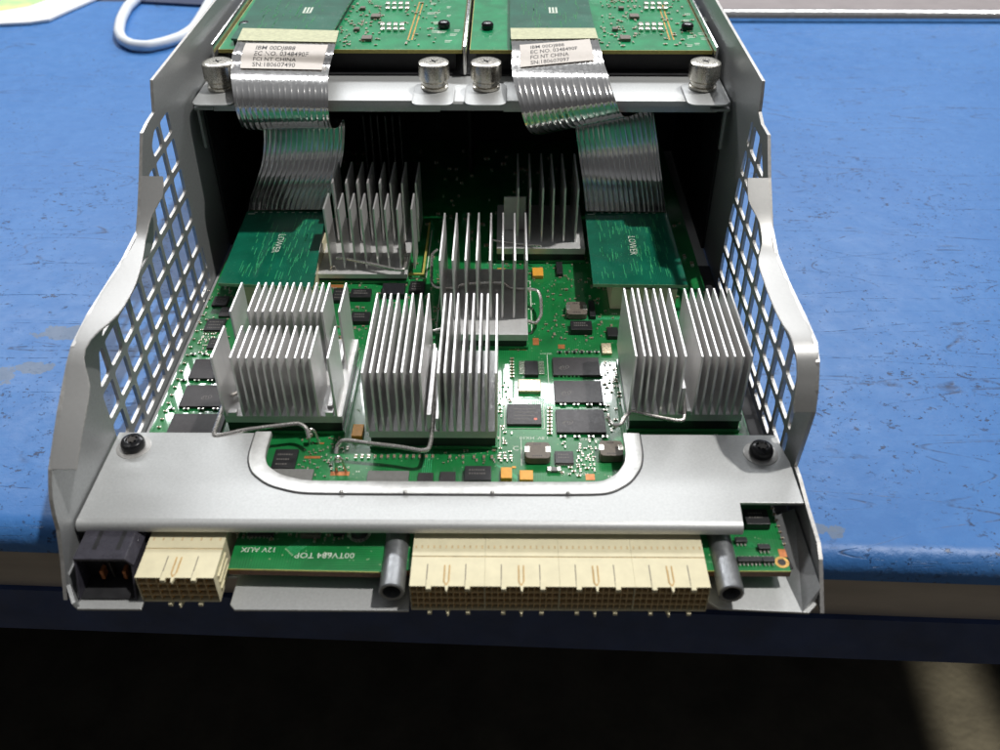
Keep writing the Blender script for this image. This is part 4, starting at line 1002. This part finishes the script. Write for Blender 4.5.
# ================================================================ FRONT CONNECTORS
CT, CB = .36, -.86
def connector(x0, x1, nmod, cols, yf0, yf1, yb_, label, cat_group, rows=4):
    o = thing('backplane_connector', ((x0+x1)/2, (yf0+yb_)/2, CB), label, 'connector', cat_group)
    n_ = nmod; W = (x1-x0)/n_
    for i in range(n_):
        a, b = x0+W*i+.003, x0+W*(i+1)-.003; yf = yf0+(yf1-yf0)*i/max(1, n_-1)
        md = MB()
        ty = yf+1.2
        md.box(a, b, yf, ty, CT-.05, CT)                       # roof, front part
        md.box(a, b, ty+.03, yb_, CT-.10, CT+.02); md.box(a, b, yf+.5, ty, CT-.10, CT-.05)              # roof, rear part (slightly raised)
        md.box(a, b, yf+.5, yb_, CB, CT-.10)                   # body behind the cavities
        md.box(a, b, yf, yf+.5, CB, CB+.03)
        md.box(a, a+.018, yf, yf+.5, CB+.031, CT-.051); md.box(b-.018, b, yf, yf+.5, CB+.031, CT-.051)
        mod = md.build('connector_module', 'beige', o)
        g = MB(); h0, h1 = CB+.031, CT-.051; rh = (h1-h0)/rows; cw = (b-a-.06)/cols
        for r_ in range(1, rows): g.box(a+.019, b-.019, yf+.01, yf+.45, h0+rh*r_-.016, h0+rh*r_+.016)
        for c_ in range(1, cols):
            for r_ in range(rows): g.box(a+.03+cw*c_-.014, a+.03+cw*c_+.014, yf+.02, yf+.45, h0+rh*r_+.017, h0+rh*(r_+1)-.017)
        g.build('cavity_grid', 'beige_d', mod)
        g = MB(); g.box(a+.019, b-.019, yf+.452, yf+.495, h0, h1); g.build('cavity_floor', 'cav', mod)
        g = MB()
        for c_ in range(cols):
            for r_ in range(rows):
                x = a+.03+cw*(c_+.5); z = h0+rh*(r_+.5)
                g.box(x-cw*.42, x-cw*.3, yf+.10, yf+.44, z-.08, z+.08)
        g.build('contact_pins', 'gold', mod, kind='stuff')
        # markings on the roof: slots, ribs, the U shaped latch and its arrow tip
        g = MB()
        for c_ in range(cols): 
            x = a+(b-a)*(c_+.5)/cols; g.box(x-.03, x+.03, yf+1.55, yf+1.68, CT+.0205, CT+.024)
        g.box(a, b, ty-.015, ty+.028, CT-.02, CT-.002) 
        g.build('roof_slots', 'beige_d', mod)
        lm = MB(); dk = MB()
        for fr in ((.22, .74) if cols > 9 else (.33, .72)):
            x = a+(b-a)*fr; dk.box(x-.016, x+.016, yf+.03, yf+.9, CT+.0005, CT+.003)
            lm.prism([(x+.0, yf-.12, CT-.12), (x+.16, yf-.12, CT-.12), (x+.16, yf+.25, CT-.12), (x+.0, yf+.25, CT-.12)], (0, 0, .135))
            lm.prism([(x+.0, yf-.1, CB-.12), (x+.14, yf-.1, CB-.12), (x+.14, yf+.25, CB-.12), (x+.0, yf+.25, CB-.12)], (0, 0, .119))
        x = a+(b-a)*(.49 if cols > 9 else .48)
        dk.build('groove', 'ind', mod); dk = MB()
        dk.box(x-.105, x-.065, yf+.2, yf+.85, CT+.0005, CT+.022); dk.box(x+.055, x+.095, yf+.2, yf+.85, CT+.0005, CT+.022)
        dk.prism([(x-.105, yf+.2, CT+.0005), (x-.03, yf+.02, CT+.0005), (x+.02, yf+.02, CT+.0005), (x+.095, yf+.2, CT+.0005), (x+.055, yf+.2, CT+.0005), (x+.005, yf+.09, CT+.0005), (x-.015, yf+.09, CT+.0005), (x-.065, yf+.2, CT+.0005)], (0, 0, .0215))
        lm.prism([(x-.09, yf+.2, CT-.1), (x-.01, yf-.2, CT-.1), (x+.03, yf-.2, CT-.1), (x+.11, yf+.2, CT-.1)], (0, 0, .12))
        lm.box(x-.055, x+.045, yf+.18, yf+.7, CT-.01, CT+.02)
        lm.prism([(x-.1, yf+.2, CB-.16), (x-.01, yf-.14, CB-.16), (x+.03, yf-.14, CB-.16), (x+.12, yf+.2, CB-.16)], (0, 0, .159))
        lm.build('guide_rib', 'beige', mod, bev=.01); dk.build('latch', 'latch', mod)
    return o
XA, XB = PZ(409.5, 583, CT).x, PZ(712, 592, CT).x
connector(XA, XB, 4, 12, -2.88, -2.88, .5, 'long ivory backplane connector of four modules between the two metal tubes', 'ivory backplane connectors')
XC, XD = PZ(134.5, 577, CT).x, PZ(213, 580, CT).x
c2 = connector(XC, XD, 1, 8, -2.6, -2.6, .5, 'short ivory backplane connector beside the black power connector at front left', 'ivory backplane connectors')
for z in (-.55, -.25, .05):
    m = MB(); m.box(XD-.01, XD+.05, -2.3, -1.3, z-.04, z+.04); m.build('side_rib', 'beige', c2)
# black power connector
t = thing('power_connector', (-11.1, -1, -.75), 'dark violet black power connector with two slots at the front left corner', 'connector')
pw = MB(); x0, x1, yf, zt = -11.98, -10.3, -2.1, .66
pw.box(x0, x1, yf, .3, zt-.12, zt)
pw.prism([(x1, yf, zt-.12), (x1, yf, zt), (x1+.25, yf, zt-.3), (x1+.13, yf, zt-.34)], (0, 2.4, 0)); pw.prism([(x1+.13, yf, zt-.32), (x1+.13, .3, zt-.32), (x1+.13, .3, -.74), (x1+.18, yf-.55, -.74)], (.07, 0, 0))
pw.prism([(x0+.0, yf, zt-.121), (x0, .3, zt-.121), (x0, .3, -.74), (x0, yf-.55, -.74)], (.07, 0, 0)); fl = MB(); fl.box(x0+.075, x1+.165, yf-.5, .3, -.76, -.70); fl.build('housing_floor', 'dark', t); fl = MB(); fl.box(x0+.075, x1+.125, yf+.45, yf+.895, -.69, zt-.36); fl.build('inner_wall', 'dark', t); pw.box(x0+.121, x1+.129, yf+.9, .3, -.655, zt-.125)
sh = pw.build('housing', 'pwr', t, bev=.02)
for px in (-11.50, -10.72): m = MB(); m.box(px, px+.14, yf+.4, yf+1.25, zt+.001, zt+.006); m.build('slot', 'dark', t)
for px in (-11.30, -10.55):
    m = MB(); m.box(px-.07, px+.05, yf+.12, yf+.44, -.5, -.12); m.build('contact', 'copper', t, bev=.02)
m = MB(); m.box(-11.0, -10.95, yf+.2, yf+.44, -.5, .25); m.build('divider', 'bore', t)
# guide tubes
for (xc_, lab) in ((PZ(391.5, 592, -.08).x, 'grey metal guide tube left of the long ivory connector'), (PZ(731.5, 594, -.08).x, 'grey metal guide tube right of the long ivory connector')):
    t = thing('guide_tube', (xc_, -1, -.05), lab, 'guide tube', 'grey guide tubes at the front')
    zc = -.08; m = MB(); r0, r1 = .42, .30
    m.lathe((xc_, 0, zc), [(r1, -2.2), (r1, -2.78), (r0-.03, -2.8), (r0, -2.76), (r0, -.2), (r0+.04, -.15), (r0+.04, 1.2), (r1, 1.2)], 40, 'y', cap=False); m.build('sleeve', 'tube', t, smooth=True)
    m = MB(); m.lathe((xc_, 0, zc), [(r1-.002, -2.18), (r1-.002, -2.1)], 30, 'y'); m.build('bore_end', 'bore', t)

# ================================================================ LIGHT
w = bpy.data.worlds.new('World'); sc.world = w; w.use_nodes = True
bg = w.node_tree.nodes['Background']
nt = w.node_tree
tc = nt.nodes.new('ShaderNodeTexCoord'); sp = nt.nodes.new('ShaderNodeSeparateXYZ'); dt = nt.nodes.new('ShaderNodeVectorMath'); dt.operation = 'DOT_PRODUCT'; dt.inputs[1].default_value = (.05, .55, .83); nt.links.new(tc.outputs['Generated'], dt.inputs[0])
ramp = nt.nodes.new('ShaderNodeValToRGB'); nt.links.new(dt.outputs['Value'], ramp.inputs[0])
ramp.color_ramp.elements[0].position = 0; ramp.color_ramp.elements[0].color = (.125, .125, .13, 1)
ramp.color_ramp.elements[1].position = .75; ramp.color_ramp.elements[1].color = (.42, .43, .45, 1)
nt.links.new(ramp.outputs[0], bg.inputs[0]); bg.inputs[1].default_value = WORLD = .50
def aim(o, frm, to):
    o.location = Vector(frm)*S; d = (Vector(to)-Vector(frm)).normalized(); o.rotation_euler = d.to_track_quat('-Z', 'Y').to_euler()
sun = bpy.data.lights.new('key_sun', 'SUN'); so = bpy.data.objects.new('key_sun', sun); col.objects.link(so)
sun.energy = 2.6; sun.angle = math.radians(1.6); sun.color = (1, .975, .94); aim(so, (40, 6, 100), (0, 0, 0))
# the long strip of ceiling light / window behind the bench whose glare shows in the board and the plate
ar = bpy.data.lights.new('strip_light', 'AREA'); ao = bpy.data.objects.new('strip_light', ar); col.objects.link(ao)
ar.shape = 'RECTANGLE'; ar.size = 2.3; ar.size_y = .13; ar.energy = 24; ar.color = (.97, .98, 1); aim(ao, (-10, 142, 108), (0, 8, 0))
# light on the floor to the lower right
sp_ = bpy.data.lights.new('floor_spot', 'SPOT'); so2 = bpy.data.objects.new('floor_spot', sp_); col.objects.link(so2)
sp_.energy = 430; sp_.spot_size = math.radians(4.0); sp_.spot_blend = .8; sp_.shadow_soft_size = .02; sp_.color = (1, .93, .78); aim(so2, (45, -100, -44), (56.0, 34, -75))
sc.cycles.max_bounces = 16; sc.cycles.diffuse_bounces = 8; sc.cycles.glossy_bounces = 12
vs_ = sc.view_settings; vs_.view_transform = 'Standard'; vs_.look = 'None'; vs_.exposure = 0; vs_.gamma = 1
